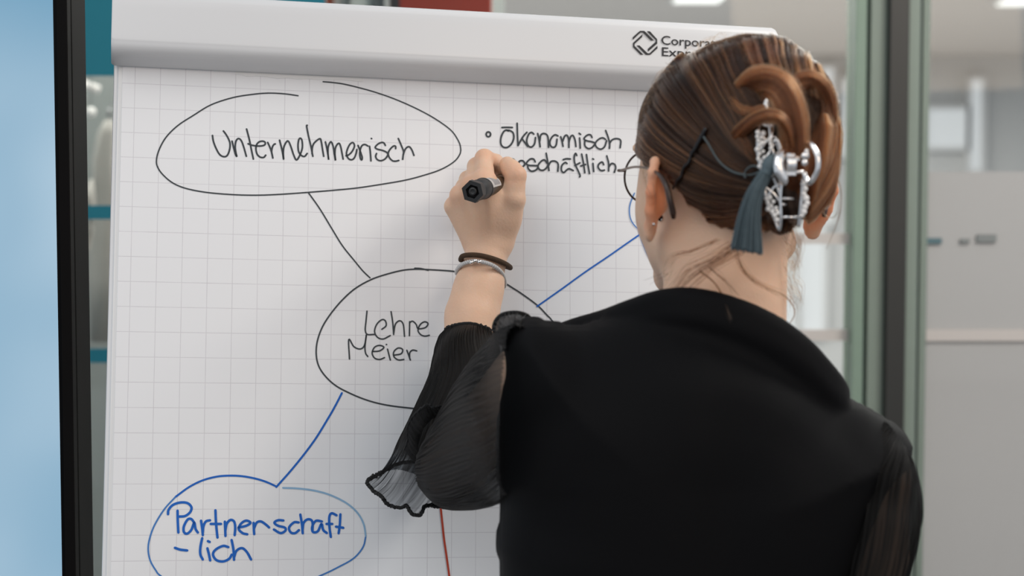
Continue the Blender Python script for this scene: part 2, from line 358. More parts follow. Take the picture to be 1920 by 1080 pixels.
# header: a clamp bar with a rounded underside, ends closed
def head_uv(x, y): return board_uv(on_board(x, y, 0.034))
hb_l = board_uv(on_board(208.5, 121, 0.006)); hb_r = board_uv(on_board(1230, 169.5, 0.006))
ht_r = head_uv(1458, 49)
slope = (hb_r[1]-hb_l[1])/(hb_r[0]-hb_l[0])
vb = hb_l[1]
HL = hb_l[0]; HR = head_uv(1462, 90)[0]
vt = ht_r[1]-slope*(ht_r[0]-HL)
prof = [(0,0.002),(0.0,0.006),(-0.0022,0.0155),(-0.0050,0.0240),(-0.0085,0.0300),(-0.0125,0.0333),(-0.0175,0.0348),(-0.024,0.0352),(-0.06,0.0345),(vt-vb+0.016,0.0335),(vt-vb+0.008,0.0325),(vt-vb+0.003,0.0295),(vt-vb,0.024),(vt-vb,0.0)]
prof = [prof[0]]+[tuple(p) for p in catmull(prof[1:], 4)]
bm = bmesh.new(); ends = []
for (u, sh) in ((HL,0.0025),(HL+0.0015,0.0008),(HL+0.004,0),(HR-0.006,0),(HR-0.002,0.002),(HR,0.006)):
    ring = []
    pc = np.mean(np.array(prof), axis=0)
    for (v,h) in prof:
        d = np.array([v,h])-pc; L = np.linalg.norm(d); d = d*(1-sh/max(L,.02)) if h > 0.001 else d
        ring.append(bm.verts.new(tuple(bp(u, vb+pc[0]+d[0]+slope*(u-HL), max(pc[1]+d[1],0.0)))))
    ends.append(ring)
m_ = len(prof)
for A, Bq in zip(ends, ends[1:]):
    for j in range(m_): bm.faces.new((A[j], A[(j+1)%m_], Bq[(j+1)%m_], Bq[j]))
bm.faces.new(ends[0]); bm.faces.new(ends[-1][::-1])
head = frombm('header', bm, M_white, fl, True)
mdh = head.modifiers.new('edges', 'EDGE_SPLIT'); mdh.split_angle = R_(50)
# emblem and name printed on the header
def hp(x, y): return on_board(x, y, 0.0354)
def flat(bm, P, up=BN*0.0004):
    vs = [bm.verts.new(tuple(p)) for p in P]; f = bm.faces.new(vs)
    r = bmesh.ops.extrude_face_region(bm, geom=[f]); bmesh.ops.translate(bm, verts=[g for g in r['geom'] if isinstance(g, bmesh.types.BMVert)], vec=tuple(up))
bm = bmesh.new()
for poly in ([(160,268),(160,238),(238,168),(288,168),(395,275),(362,275),(272,184),(246,184)], [(318,172),(350,172),(432,262),(432,312),(330,400),(330,368),(417,290),(417,270)],
             [(435,335),(435,365),(355,437),(305,437),(203,332),(234,332),(325,420),(347,420)], [(276,435),(245,435),(162,350),(162,302),(268,205),(262,238),(178,315),(178,338)]):
    flat(bm, [hp(1160+x/6, 30+y/6) for x,y in poly])
frombm('emblem', bm, M_logo, fl, label='black octagonal emblem of four bent strips')
def header_text(txt, x0, y0, x1, y1, capx):
    cu = bpy.data.curves.new('lettering', 'FONT'); cu.body = txt; cu.size = 1; cu.resolution_u = 3; cu.offset = 0.008
    o = bpy.data.objects.new('t', cu); C.objects.link(o); bpy.context.view_layer.update()
    dg = bpy.context.evaluated_depsgraph_get(); me = bpy.data.meshes.new_from_object(o.evaluated_get(dg))
    bpy.data.objects.remove(o)
    co = np.array([v.co[:] for v in me.vertices]); xm, xM = co[:,0].min(), co[:,0].max()
    A = hp(x0,y0); Bp = hp(x1,y1); ex = (Bp-A)/(xM-xm); up = hp(x0, y0-capx)-A; ey = up/0.72
    for v, c in zip(me.vertices, co): v.co = tuple(A + ex*(c[0]-xm) + ey*c[1] + BN*0.0003)
    link('lettering', me, M_logo, fl, label='black printed word '+txt)
header_text('Corporate', 1240, 83.2, 1353, 89.8, 17.0)
header_text('Express', 1241, 104.8, 1331, 110.2, 17.0)
# legs, tray
bm = bmesh.new(); obox(bm, bp(UL+0.05, VB-0.02, 0.0), BX*(UR-UL-0.1), BD*0.03, BN*0.06, 0.003); frombm('pen_tray', bm, M_frame, fl)
for (u, du) in ((UL+0.08,-0.06),(UR-0.08,0.06)):
    p = bp(u, VB-0.2, -0.03); d = BD + BX*du; t = p[2]/-d[2]
    bm = bmesh.new(); tube(bm, [p, p+d*t+[0,0,0.012]], 0.012, 12); frombm('leg', bm, M_steel, fl)
p = bp(0.31, 0.2, -0.03); bm = bmesh.new(); tube(bm, [p, (p[0]-.12, p[1]+0.75, 0.012)], 0.012, 12); frombm('leg', bm, M_steel, fl)
# ------------------------------------------------------------------ handwriting
def ribbon(bm, P, wid, h):
    P = np.asarray(P, float); n = len(P)
    if n < 2: return
    T = np.gradient(P, axis=0); T /= np.linalg.norm(T, axis=1)[:,None]+1e-9
    S = np.stack([-T[:,1], T[:,0]], 1); wv = np.full(n, wid/2)
    P0 = P[0]-T[0]*wid*0.38; P1 = P[-1]+T[-1]*wid*0.38
    Q = np.vstack([P0, P, P1]); S = np.vstack([S[0],S,S[-1]]); wv = np.r_[wid*.24, wv, wid*.24]
    a = [bm.verts.new(tuple(bp(*(q+s*w), h))) for q,s,w in zip(Q,S,wv)]; c = [bm.verts.new(tuple(bp(*(q-s*w), h))) for q,s,w in zip(Q,S,wv)]
    for i in range(len(Q)-1): bm.faces.new((a[i],a[i+1],c[i+1],c[i]))
_inkh = [0.00025]
REG = {1:(380,220,8.727),2:(580,220,8.727),3:(900,220,6.621),4:(580,490,3.723),5:(260,870,4.364),6:(280,140,4.5),7:(560,140,4.5),8:(560,340,4.5),9:(480,720,4.5),10:(960,340,3.857),11:(640,840,4.5),0:(0,0,1)}
def P_(reg, pts):
    ox, oy, s = REG[reg]; return [(ox+x/s, oy+y/s) for x,y in pts]
def ink(name, strokes, m, wpx, label=None):
    bm = bmesh.new()
    for st in strokes:
        q = catmull(st, 6) if len(st) > 2 else resample(st, 4)
        ribbon(bm, [board_uv(on_board(x, y)) for x,y in q], wpx*0.00062, _inkh[0]); _inkh[0] += 0.000004
    me = bpy.data.meshes.new(name); bm.to_mesh(me); bm.free()
    return link(name, me, m, fl, label=label)
def dot(reg, x, y, r=4):
    return P_(reg, [(x-r,y),(x,y+1),(x+r,y+1)])
def word(strs): return [P_(r, p) for r,p in strs]
ink('handwriting', word([
 (1,[(160,295),(175,390),(220,510),(280,610),(350,645),(405,620),(440,530),(448,440),(430,370),(385,285),(338,222)]),
 (1,[(480,388),(505,490),(535,600),(558,640),(540,560),(532,480),(545,390),(585,348),(630,380),(670,480),(715,640)]),
 (1,[(718,190),(765,370),(795,520),(830,685)]),
 (1,[(742,432),(800,455),(880,468),(960,468),(1015,450),(1022,410),(980,390),(920,405),(880,455),(872,530),(895,610),(945,652),(1000,655),(1033,618)]),
 (1,[(1063,410),(1100,490),(1130,580),(1148,668)]),(1,[(1142,640),(1128,560),(1140,490),(1165,445),(1190,435)]),
 (1,[(1258,372),(1290,500),(1310,590),(1325,688),(1318,590),(1328,490),(1365,410),(1400,390),(1440,470),(1490,620),(1535,698),(1590,620),(1630,500),(1625,380),(1598,342),(1572,370),(1560,460),(1570,560),(1610,620),(1665,640),(1712,590)]),
 (1,[(1712,128),(1702,150),(1730,300),(1770,470),(1803,640)]),
 (2,[(45,600),(48,500),(80,420),(170,350),(195,400),(215,520),(235,640)]),
 (2,[(262,400),(285,500),(305,610),(316,695),(305,590),(310,480),(350,400),(385,460),(405,570),(428,708),(418,600),(425,510),(455,445),(490,428),(515,490),(535,590),(553,685)]),
 (2,[(598,630),(650,610),(705,550),(738,470),(715,415),(665,440),(620,530),(608,610),(640,675),(690,695),(735,665),(765,590),(778,525)]),
 (2,[(795,458),(820,520),(845,590),(865,660),(855,698),(835,670),(825,600),(835,520),(865,460),(910,445),(960,470)]),
 (2,[(985,472),(998,580),(1008,715)]),(2,[(1012,346),(1017,348),(1021,349)]),
 (2,[(1245,462),(1220,420),(1180,412),(1120,440),(1078,490),(1110,520),(1190,540),(1260,570),(1285,610),(1240,680),(1170,710),(1110,690),(1085,640),(1100,590)]),
 (2,[(1412,515),(1410,475),(1375,472),(1320,525),(1290,590),(1310,660),(1360,710),(1410,718),(1465,705)]),
 (2,[(1455,345),(1500,450),(1540,555),(1535,620),(1527,690)]),(2,[(1535,620),(1560,540),(1600,490),(1640,485),(1680,540),(1712,625)])]), M_ink, 2.9, 'black handwritten word Unternehmerisch')
ink('drawn_oval', [P_(6,[(1255,178),(1140,162),(1000,156),(860,168),(700,195),(520,255),(370,345),(240,430),(140,530),(80,640),(60,730),(75,790),(120,850),(200,915),(310,960),(480,993),(700,1012),(900,1017),(1100,1010)])+P_(7,[(80,993),(300,975),(500,955),(700,925),(900,890),(1060,848),(1200,800),(1310,735),(1360,670),(1365,610),(1340,545),(1280,465),(1150,372),(1000,290),(820,210),(650,150),(500,108),(380,80),(280,66),(205,60)])], M_ink, 2.3, 'black open oval round the word Unternehmerisch')
ink('drawn_line', [P_(8,[(80,93),(180,235),(280,400),(370,545),(470,670),(540,755),(602,815)])], M_ink, 2.4, 'black line joining the two black ovals')
ink('drawn_oval', [P_(4,[(1046,75),(968,66),(830,58),(740,55),(650,63),(540,90),(430,128),(320,190),(230,270),(150,365),(90,460),(55,560),(48,650),(65,730),(110,800),(180,865),(270,915),(390,965),(520,1000),(690,1023)])+[(850,772),(960,765),(1050,720),(1060,650)]+P_(10,[(295,1018),(250,965),(185,898),(80,820),(0,768),(-60,735),(-200,690)]), P_(4,[(735,48),(780,51),(830,63)])], M_ink, 2.6, 'black oval round the words Lehre Meier')
ink('handwriting', word([(4,[(402,347),(395,420),(390,480),(405,510),(455,510)]),(4,[(505,475),(535,450),(530,415),(505,408),(470,440),(455,490),(475,530),(515,542),(565,518)]),
 (4,[(570,350),(582,430),(588,512)]),(4,[(588,505),(600,440),(630,415),(655,440),(664,525)]),(4,[(698,520),(700,420)]),(4,[(698,430),(720,418),(745,440),(760,470),(810,462),(828,435),(805,422),(775,440),(758,480),(775,510),(805,522),(838,516)])]), M_ink, 2.5, 'black handwritten word Lehre')
ink('handwriting', word([(4,[(280,682),(275,545),(310,595),(355,612),(385,585),(398,510),(388,590),(392,640),(408,665)]),(4,[(438,630),(490,625),(520,600),(490,587),(455,600),(438,640),(455,675),(490,685),(525,672)]),
 (4,[(545,612),(565,690)]),(4,[(536,580),(538,581),(540,581)]),(4,[(590,655),(640,645),(650,615),(620,605),(590,630),(590,665),(620,688),(660,685)]),(4,[(680,620),(705,690)]),(4,[(700,680),(700,640),(720,620),(750,625)])]), M_ink, 2.5, 'black handwritten word Meier')
ink('drawn_line', [P_(9,[(725,75),(660,200),(590,320),(500,465),(400,600),(290,735),(170,870)])], M_inkb, 3.3, 'blue line from the middle oval to the lower oval')
ink('drawn_oval', [P_(5,[(1125,183),(1040,145),(950,118),(850,100),(750,95),(640,103),(520,135),(410,190),(300,270)])], M_inkb, 3.2, 'blue upper arc of the lower oval')
ink('drawn_oval', [P_(5,[(300,270),(210,370),(130,500),(90,610),(78,700),(95,790),(140,870),(180,915),(330,1010),(700,1080),(1200,1030),(1490,912),(1640,840),(1760,770),(1835,680),(1858,590)])], M_inkb2, 2.6, 'lighter blue arc of the lower oval')
ink('drawn_oval', [P_(5,[(1858,590),(1840,490),(1790,400),(1700,320),(1570,255),(1440,218),(1300,200),(1180,195)])], M_inkb3, 3.0, 'faint blue arc of the lower oval')
ink('handwriting', word([(5,[(240,412),(245,375),(280,335),(340,315),(400,320),(432,355),(420,395),(380,425),(330,430)]),(5,[(318,380),(320,470),(325,562)]),
 (5,[(455,480),(430,450),(400,455),(370,510),(370,555),(395,570),(430,540),(455,480),(465,530),(485,562)]),(5,[(510,462),(520,530),(525,583)]),(5,[(525,560),(530,510),(550,470),(585,460)]),
 (5,[(628,377),(632,470),(640,560),(645,603)]),(5,[(588,490),(675,490)]),(5,[(705,470),(708,540),(710,590)]),(5,[(708,550),(720,490),(750,458),(780,470),(790,520),(785,583)]),
 (5,[(815,520),(880,505),(915,480),(880,463),(840,485),(818,530),(850,565),(890,575)]),(5,[(940,480),(942,530),(945,575)]),(5,[(942,530),(965,480),(1000,470),(1040,495),(1068,520)]),
 (5,[(1185,462),(1140,460),(1110,480),(1140,505),(1195,520),(1200,545),(1160,565),(1105,535)]),(5,[(1310,478),(1270,478),(1230,520),(1245,560),(1280,565),(1312,540)]),
 (5,[(1322,412),(1335,490),(1342,568)]),(5,[(1340,540),(1350,480),(1385,452),(1420,470),(1422,550)]),(5,[(1500,470),(1450,465),(1420,510),(1425,555),(1465,550),(1495,490),(1510,540),(1540,565)]),
 (5,[(1620,420),(1580,403),(1560,430),(1560,510),(1572,598)]),(5,[(1535,490),(1585,490)]),(5,[(1650,410),(1645,500),(1635,568)]),(5,[(1612,512),(1675,522)])]), M_inkb, 4.0, 'blue handwritten word Partnerschaft')
ink('handwriting', word([(5,[(295,685),(340,700),(398,707)]),(5,[(520,605),(505,680),(505,740),(525,782)]),(5,[(562,688),(575,740),(585,790)]),(5,[(565,630),(582,638)]),
 (5,[(735,680),(690,670),(630,700),(608,740),(635,785),(690,797),(740,775),(762,740)]),(5,[(760,620),(775,700),(780,785)]),(5,[(778,770),(800,710),(845,688),(885,720),(920,782)])]), M_inkb, 4.0, 'blue handwritten ending lich')
ink('drawn_line', [P_(0,[(812,860),(822,920)])+P_(11,[(838,508),(850,620),(865,760),(885,900),(910,1080),(930,1250)])], M_inkr, 3.4, 'red line running down below the sleeve')
ink('handwriting', word([(3,[(103+27*math.cos(t),212+30*math.sin(t)) for t in np.linspace(0.3,6.4,14)]),(3,[(270,127),(330,125),(402,127)]),
 (3,[(355,170),(320,160),(285,190),(258,260),(258,330),(290,370),(340,372),(390,330),(418,260),(410,195),(370,165),(335,162)]),(3,[(460,73),(463,200),(470,353)]),(3,[(582,185),(530,245),(470,353)]),(3,[(520,265),(590,362)]),
 (3,[(668,210),(640,188),(605,210),(578,290),(600,355),(640,368),(675,330),(688,250)]),(3,[(715,200),(735,290),(745,368)]),(3,[(740,300),(755,220),(800,202),(840,240),(850,375)]),
 (3,[(968,232),(930,218),(890,250),(865,310),(880,360),(920,372),(945,340),(955,270)]),(3,[(1000,240),(1015,290),(1030,362)]),(3,[(1025,300),(1050,235),(1080,225),(1100,280),(1102,375)]),(3,[(1102,310),(1125,240),(1155,228),(1180,290),(1190,365)]),
 (3,[(1235,255),(1240,320),(1243,385)]),(3,[(1228,198),(1248,213)]),(3,[(1390,252),(1370,218),(1330,222),(1290,265),(1320,290),(1390,305),(1425,325),(1390,375),(1340,388),(1300,350),(1300,290)]),
 (3,[(1558,275),(1520,255),(1470,275),(1430,325),(1450,375),(1500,395),(1545,365),(1570,290)]),(3,[(1558,162),(1590,250),(1608,330),(1605,388)]),(3,[(1605,330),(1640,280),(1700,265),(1745,290),(1738,380)])]), M_ink, 3.0, 'black handwritten word Ökonomisch behind a small ring bullet')
ink('handwriting', word([(3,[(380,520),(410,520),(435,540)]),(3,[(380,520),(345,560),(350,610),(400,620),(430,580)]),(3,[(470,590),(490,545),(530,540),(555,575),(540,605),(510,620)]),
 (3,[(685,555),(665,520),(620,520),(575,570),(600,595),(680,600),(718,605),(700,650),(640,670),(600,640),(590,610)]),(3,[(830,570),(800,530),(760,545),(720,600),(740,650),(790,655),(830,620),(850,570)]),
 (3,[(820,445),(840,560),(855,662)]),(3,[(850,600),(880,550),(930,545),(968,580),(965,672)]),(3,[(1030,527),(1070,515),(1122,518)]),(3,[(1080,575),(1055,562),(1015,600),(1010,660),(1040,685),(1080,650),(1110,640),(1158,662)]),
 (3,[(1200,475),(1185,448),(1168,490),(1175,570),(1215,660),(1240,720),(1235,742)]),(3,[(1175,600),(1240,565)]),(3,[(1260,455),(1285,580),(1300,690)]),(3,[(1248,605),(1310,585)]),(3,[(1320,460),(1335,570),(1358,700)]),
 (3,[(1400,570),(1410,675)]),(3,[(1395,515),(1410,522)]),(3,[(1535,590),(1515,555),(1475,580),(1465,620),(1490,655),(1520,662),(1545,655)]),(3,[(1572,478),(1595,570),(1595,668)]),(3,[(1597,620),(1630,575),(1670,585),(1682,630),(1665,685)])]), M_ink, 3.0, 'black handwritten word geschäftlich beside the hand')
ink('drawn_line', [P_(10,[(180,905),(350,785),(530,655),(700,540),(850,435),(945,370)])], M_inkb, 2.8, 'blue line from the middle oval towards the head')
ink('drawn_oval', [P_(10,[(885,85),(855,160),(848,220),(860,280),(895,330),(945,357)]), P_(10,[(903,243),(920,268),(938,295)]), P_(10,[(905,275),(920,360),(945,450),(985,540),(1050,620),(1120,685),(1300,760)])], M_inkb2, 2.0, 'thin blue curves half hidden behind the cheek')
# ------------------------------------------------------------------ the person
import openvdb
rng = np.random.default_rng(7)
PO = (0.215, 1.45, 0.0)
person = empty('person', PO, label='person seen from behind in a black top, hair clipped up, writing with the left hand', cat='person')
HO = px(1368, 266, 1.475); HY = R_(23)
HF = np.array([-math.sin(HY), math.cos(HY), 0]); HL_ = np.array([-math.cos(HY), -math.sin(HY), 0]); HU = np.array([0,0,1.0])
def hd(l, f, u): return HO + HL_*l + HF*f + HU*u
class Field:
    def __init__(s, X, Y, Z, far=0.06):
        s.ax = [np.asarray(a, np.float32) for a in (X,Y,Z)]; s.D = np.full([len(a) for a in s.ax], far, np.float32); s.far = far
    def sub(s, lo, hi):
        sl = []
        for a, l, h in zip(s.ax, lo, hi):
            i0 = max(0, np.searchsorted(a, l)-1); i1 = min(len(a), np.searchsorted(a, h)+1)
            if i1-i0 < 1: return None
            sl.append(slice(i0, i1))
        g = [a[q] for a, q in zip(s.ax, sl)]
        return tuple(sl), g[0][:,None,None], g[1][None,:,None], g[2][None,None,:]
    def put(s, fn, lo, hi, k=0.01, op='u'):
        m = k+0.03; r = s.sub(np.asarray(lo)-m, np.asarray(hi)+m)
        if r is None: return
        sl, x, y, z = r; d = fn(x, y, z).astype(np.float32); A = s.D[sl]
        if op == 'u':
            h = np.clip(0.5+0.5*(A-d)/k, 0, 1); s.D[sl] = A*(1-h)+d*h-k*h*(1-h)
        else:
            d = -d; h = np.clip(0.5+0.5*(d-A)/k, 0, 1); s.D[sl] = A*(1-h)+d*h+k*h*(1-h)
    def cone(s, a, b, ra, rb, k=0.01, op='u', flat=None):
        a = np.asarray(a, float); b = np.asarray(b, float); ab = b-a; L2 = np.dot(ab,ab)+1e-12; R = max(ra,rb)
        def fn(x,y,z):
            dx,dy,dz = x-a[0],y-a[1],z-a[2]
            t = np.clip((dx*ab[0]+dy*ab[1]+dz*ab[2])/L2, 0, 1)
            return np.sqrt((dx-t*ab[0])**2+(dy-t*ab[1])**2+(dz-t*ab[2])**2)-(ra+(rb-ra)*t)
        s.put(fn, np.minimum(a,b)-R, np.maximum(a,b)+R, k, op)
    def chain(s, pts, k=0.008):
        for (p, r), (q, t) in zip(pts, pts[1:]): s.cone(p, q, r, t, k)
    def ell(s, c, axes, radii, k=0.01, op='u'):
        c = np.asarray(c, float); R = max(radii)
        def fn(x,y,z):
            dx,dy,dz = x-c[0],y-c[1],z-c[2]; q = 0; q2 = 0
            for A, r in zip(axes, radii):
                t = dx*A[0]+dy*A[1]+dz*A[2]; q = q+(t/r)**2; q2 = q2+(t/r**2)**2
            k0 = np.sqrt(q); return k0*(k0-1)/(np.sqrt(q2)+1e-9)
        s.put(fn, c-R, c+R, k, op)
    def surf(s):
        g = openvdb.FloatGrid(background=float(s.far)); g.copyFromArray(np.ascontiguousarray(s.D), tolerance=0.0)
        p, q = g.convertToQuads(0.0) if not hasattr(g, 'convertToPolygons') else (lambda r: (r[0], r[2]))(g.convertToPolygons(0.0, 0.0))
        P = np.stack([np.interp(p[:,i], np.arange(len(s.ax[i])), s.ax[i]) for i in range(3)], 1)
        return P, q
def seg_axis(*parts):                        # (start, end, step) pieces
    out = []
    for a, b, st in parts: out.append(np.linspace(a, b, max(2, int(round((b-a)/st))), endpoint=False))
    out.append([parts[-1][1]]); return np.concatenate(out)
def smooth_mesh(name, P, Q, mt, parent, it=2, **k):
    me = bpy.data.meshes.new(name); me.from_pydata(P.tolist(), [], Q.tolist()); me.update()
    if it:
        E = np.array([e.vertices[:] for e in me.edges]); n = len(P)
        for lam in [0.5, -0.52]*it:
            S = np.zeros((n,3)); c = np.bincount(E.ravel(), minlength=n)[:,None]
            for i in range(3): S[:,i] = np.bincount(E[:,0], P[E[:,1],i], n)+np.bincount(E[:,1], P[E[:,0],i], n)
            P = P + lam*(S/np.maximum(c,1)-P)
        me.vertices.foreach_set('co', P.astype(np.float32).ravel()); me.update()
    bm = bmesh.new(); bm.from_mesh(me); bmesh.ops.recalc_face_normals(bm, faces=bm.faces); bm.to_mesh(me); bm.free()
    me.polygons.foreach_set('use_smooth', [True]*len(me.polygons))
    return link(name, me, mt, parent, **k)
def poly_sd(poly, X, Z):                     # signed distance (inside positive) on a 2-D grid
    d = np.full(X.shape, 1e9); ins = np.zeros(X.shape, bool); n = len(poly)
    for i in range(n):
        a = poly[i]; b = poly[(i+1)%n]; e = b-a; wx = X-a[0]; wz = Z-a[1]
        t = np.clip((wx*e[0]+wz*e[1])/(e@e+1e-12), 0, 1); d = np.minimum(d, (wx-e[0]*t)**2+(wz-e[1]*t)**2)
        c = ((a[1] <= Z) != (b[1] <= Z)); xi = a[0]+(Z-a[1])/(b[1]-a[1]+1e-15)*e[0]
        ins ^= c & (X < xi)
    return np.where(ins, 1, -1)*np.sqrt(d)
YP = 1.43
TOR = [(944,640),(962,607),(1000,598),(1040,607),(1085,615),(1120,606),(1160,592),(1200,577),(1250,567),(1320,570),(1400,596),(1470,632),(1525,680),(1566,738),(1615,757),(1680,797),(1701,826),(1697,865),(1668,925),(1636,1000),(1606,1080),(1588,1150),(1583,1250),(1600,1400),(1640,1560),(1655,1700),
       (945,1700),(955,1560),(970,1400),(950,1250),(938,1100),(936,1060),(931,1030),(934,1000),(940,960),(938,925),(932,905),(934,800),(938,720)]
TORP = np.array([at_y(x, y, YP)[[0,2]] for x,y in TOR])
def torso_fn(er, tmax=0.105, fold=0.0):
    def fn(x, y, z):
        X = np.broadcast_to(x[:,:,0], (x.shape[0], z.shape[2])); Z = np.broadcast_to(z[:,0,:], X.shape)
        d = poly_sd(TORP, X, Z)-er
        t = np.clip(d/0.125, 0, 1); h = tmax*np.sqrt(np.maximum(1-(1-t)**2, 1e-6)); h = np.where(d > 0, h, 0.0)
        yc = YP-0.10*(X-0.2)
        spine = 0.010*np.exp(-((X-0.165-0.03*(1.5-Z))/0.03)**2)*np.clip((1.46-Z)/0.1, 0, 1)
        h = h-spine
        if fold:
            h = h+fold*(np.sin((X*0.8+Z)*70+3*np.sin(X*22))*np.exp(-((Z-1.435+0.35*(X-0.2))/0.03)**2)*0.5+np.sin((Z*1.3-X)*55+np.sin(Z*31))*np.exp(-((X-0.0)/0.05)**2)*0.55+0.35*np.sin((Z+X*0.25)*42)*np.clip((1.38-Z)/0.1,0,1))*np.clip(d/0.03,0,1)
        dy = np.abs(y-yc[:,None,:])
        return np.where((d > 0)[:,None,:], (dy-h[:,None,:])*0.75, np.sqrt(np.minimum(d,0)[:,None,:]**2+dy**2))
    return fn
tlo = (TORP[:,0].min(), YP-0.16, TORP[:,1].min()); thi = (TORP[:,0].max(), YP+0.16, TORP[:,1].max())
X = seg_axis((-0.17,-0.075,0.004),(-0.075,0.022,0.0016),(0.022,0.095,0.004),(0.095,0.30,0.0021),(0.30,0.40,0.005))
Y = seg_axis((1.27,1.34,0.005),(1.34,1.60,0.0024),(1.60,1.70,0.003),(1.70,1.80,0.0017))
Z = seg_axis((0.02,1.20,0.02),(1.20,1.44,0.006),(1.44,1.72,0.0018),(1.72,1.74,0.0025))
Bd = Field(X, Y, Z)
AX = (HL_, HF, HU)
Bd.ell(hd(0,-.006,0), AX, (.072,.091,.072), 0.01)
Bd.ell(hd(0,.034,-.058), AX, (.066,.060,.068), 0.025)
Bd.ell(hd(0,.080,-.116), AX, (.022,.017,.016), 0.02)
for s in (1,-1): Bd.cone(hd(s*.052,.002,-.088), hd(s*.014,.078,-.120), .014, .012, 0.02)
Bd.ell(hd(0,.084,-.004), AX, (.050,.012,.012), 0.015)
Bd.cone(hd(0,.094,-.022), hd(0,.110,-.058), .006, .010, 0.008)
for s in (1,-1):
    Bd.ell(hd(s*.009,.100,-.060), AX, (.007,.008,.006), 0.005)
    Bd.ell(hd(s*.031,.100,-.022), AX, (.015,.012,.010), 0.008, 'd')
Bd.ell(hd(0,.094,-.082), AX, (.021,.009,.004), 0.004); Bd.ell(hd(0,.093,-.090), AX, (.019,.009,.005), 0.004)
# neck
Bd.cone(px(1354,680,1.455), px(1372,440,1.475), .053, .0475, 0.02)
Bd.cone(px(1308,600,1.455), px(1338,430,1.47), .028, .026, 0.02)
# ears
EARS = []
for s in (1,-1):
    c = hd(s*.0735,-.004,-.046); out = HL_*s*math.sin(R_(36)) - HF*math.cos(R_(36)); nn = HL_*s*math.cos(R_(36)) + HF*math.sin(R_(36)); up = HU*0.985-HF*0.17; up /= np.linalg.norm(up)
    EARS.append(c)
    Bd.ell(c+out*.010-up*.002, (up, out, nn), (.027,.015,.0042), 0.006)
    rim = [c+up*.020-out*.002, c+up*.029+out*.006, c+up*.029+out*.016, c+up*.020+out*.0245, c+up*.004+out*.0255, c-up*.012+out*.0215, c-up*.024+out*.014]
    for a, b in zip(rim, rim[1:]): Bd.cone(a, b, .0037, .0037, 0.004)
    Bd.ell(c+out*.004-nn*.004+up*.002, (up, out, nn), (.017,.011,.009), 0.008)
    Bd.ell(c+out*.009-up*.029+nn*.001, (up, out, nn), (.010,.008,.0046), 0.006)
    Bd.ell(c+out*.008+nn*.006, (up, out, nn), (.012,.008,.005), 0.004, 'd')
# torso under the clothes, right arm, legs
Bd.put(torso_fn(0.010, 0.094), tlo, thi, 0.02)
sr = px(1622,895,1.41); er_ = px(1618,1150,1.43); wr_ = px(1560,1620,1.50)
Bd.chain([(sr,.037),(er_,.036),(wr_,.026)], 0.02)
Bd.chain([(wr_,.026),(wr_+[-.02,.02,-.09],.030)], 0.02)
for i,(fx,fl_) in enumerate(((-.035,.07),(-.012,.085),(.01,.08),(.03,.065))):
    b0 = wr_+np.array([-.02+fx*.6,.02+fx*.5,-.085]); Bd.chain([(b0,.012),(b0+[0,.006,-.045],.011),(b0+[-.008,.016,-.045-fl_*.5],.010)], 0.006)
Bd.chain([(wr_+[-.01,.04,-.03],.014),(wr_+[-.03,.065,-.075],.012),(wr_+[-.03,.07,-.105],.010)], 0.006)
for s in (-1,1):
    hx = 0.205+s*0.085
    Bd.chain([((hx,1.42,0.92),.075),((hx+s*.01,1.43,0.50),.052),((hx+s*.015,1.44,0.10),.038)], 0.03)
# left arm
W0 = px(914,472,1.748); A1 = px(897,543,1.735); A2 = px(885,592,1.725); A3 = px(876,692,1.70); EL = px(852,872,1.655); SHL = px(1005,700,1.455)
Bd.chain([(SHL,.034),(EL,.030),(A3,.0265),(A2,.0247),(A1,.0229),(W0,.0208)], 0.012)
# left hand
pk = 0.009
J = dict(iM=px(908,342,1.722), iP=px(908,297,1.750), iD=px(929,304,1.768), iT=px(941,318,1.766),
         mM=px(884,350,1.726), mP=px(893,312,1.758), mD=px(915,324,1.771), mT=px(927,338,1.766),
         rM=px(863,366,1.736), rP=px(877,336,1.764), rD=px(901,348,1.772), rT=px(913,361,1.766),
         pM=px(851,387,1.748), pP=px(861,363,1.766), pD=px(885,372,1.772), pT=px(900,383,1.768),
         tB=px(938,446,1.752), tM=px(963,374,1.738), tI=px(967,329,1.738), tT=px(951,308,1.748))
Bd.chain([(px(926,455,1.750),.0145),(J['iM'],.0115)], pk); Bd.chain([(px(913,455,1.748),.0145),(J['mM'],.0112)], pk)
Bd.chain([(px(901,455,1.751),.0135),(J['rM'],.0106)], pk); Bd.chain([(px(890,452,1.757),.0125),(J['pM'],.0098)], pk)
Bd.chain([(J['tB'],.0145),(J['tM'],.0118)], 0.012); Bd.chain([(px(944,410,1.748),.014),(px(930,375,1.748),.012)], 0.014)
kf = 0.0035
for a,b,c,d,r in (('iM','iP','iD','iT',.0090),('mM','mP','mD','mT',.0086),('rM','rP','rD','rT',.0081),('pM','pP','pD','pT',.0074)):
    Bd.chain([(J[a],r*1.16),(J[a]*.5+J[b]*.5,r*1.0),(J[b],r*1.02)], kf); Bd.chain([(J[b],r*1.02),(J[c],r*.88),(J[d],r*.78)], kf)
Bd.chain([(J['tM'],.0116),(J['tM']*.5+J['tI']*.5,.0100),(J['tI'],.0104),(J['tI']*.45+J['tT']*.55,.0096),(J['tT'],.0080)], kf)
for a_, b2 in ((px(906,440,1.7345), J['mM']+[0,-.0085,0]), (px(893,438,1.738), J['rM']+[0,-.008,0]), (px(920,440,1.735), J['iM']+[0,-.0088,0])): Bd.cone(a_, b2, .0024, .0034, 0.006)
Bd.cone(J['iM'], px(925,362,1.742), .009, .010, 0.010)
P, Q = Bd.surf()
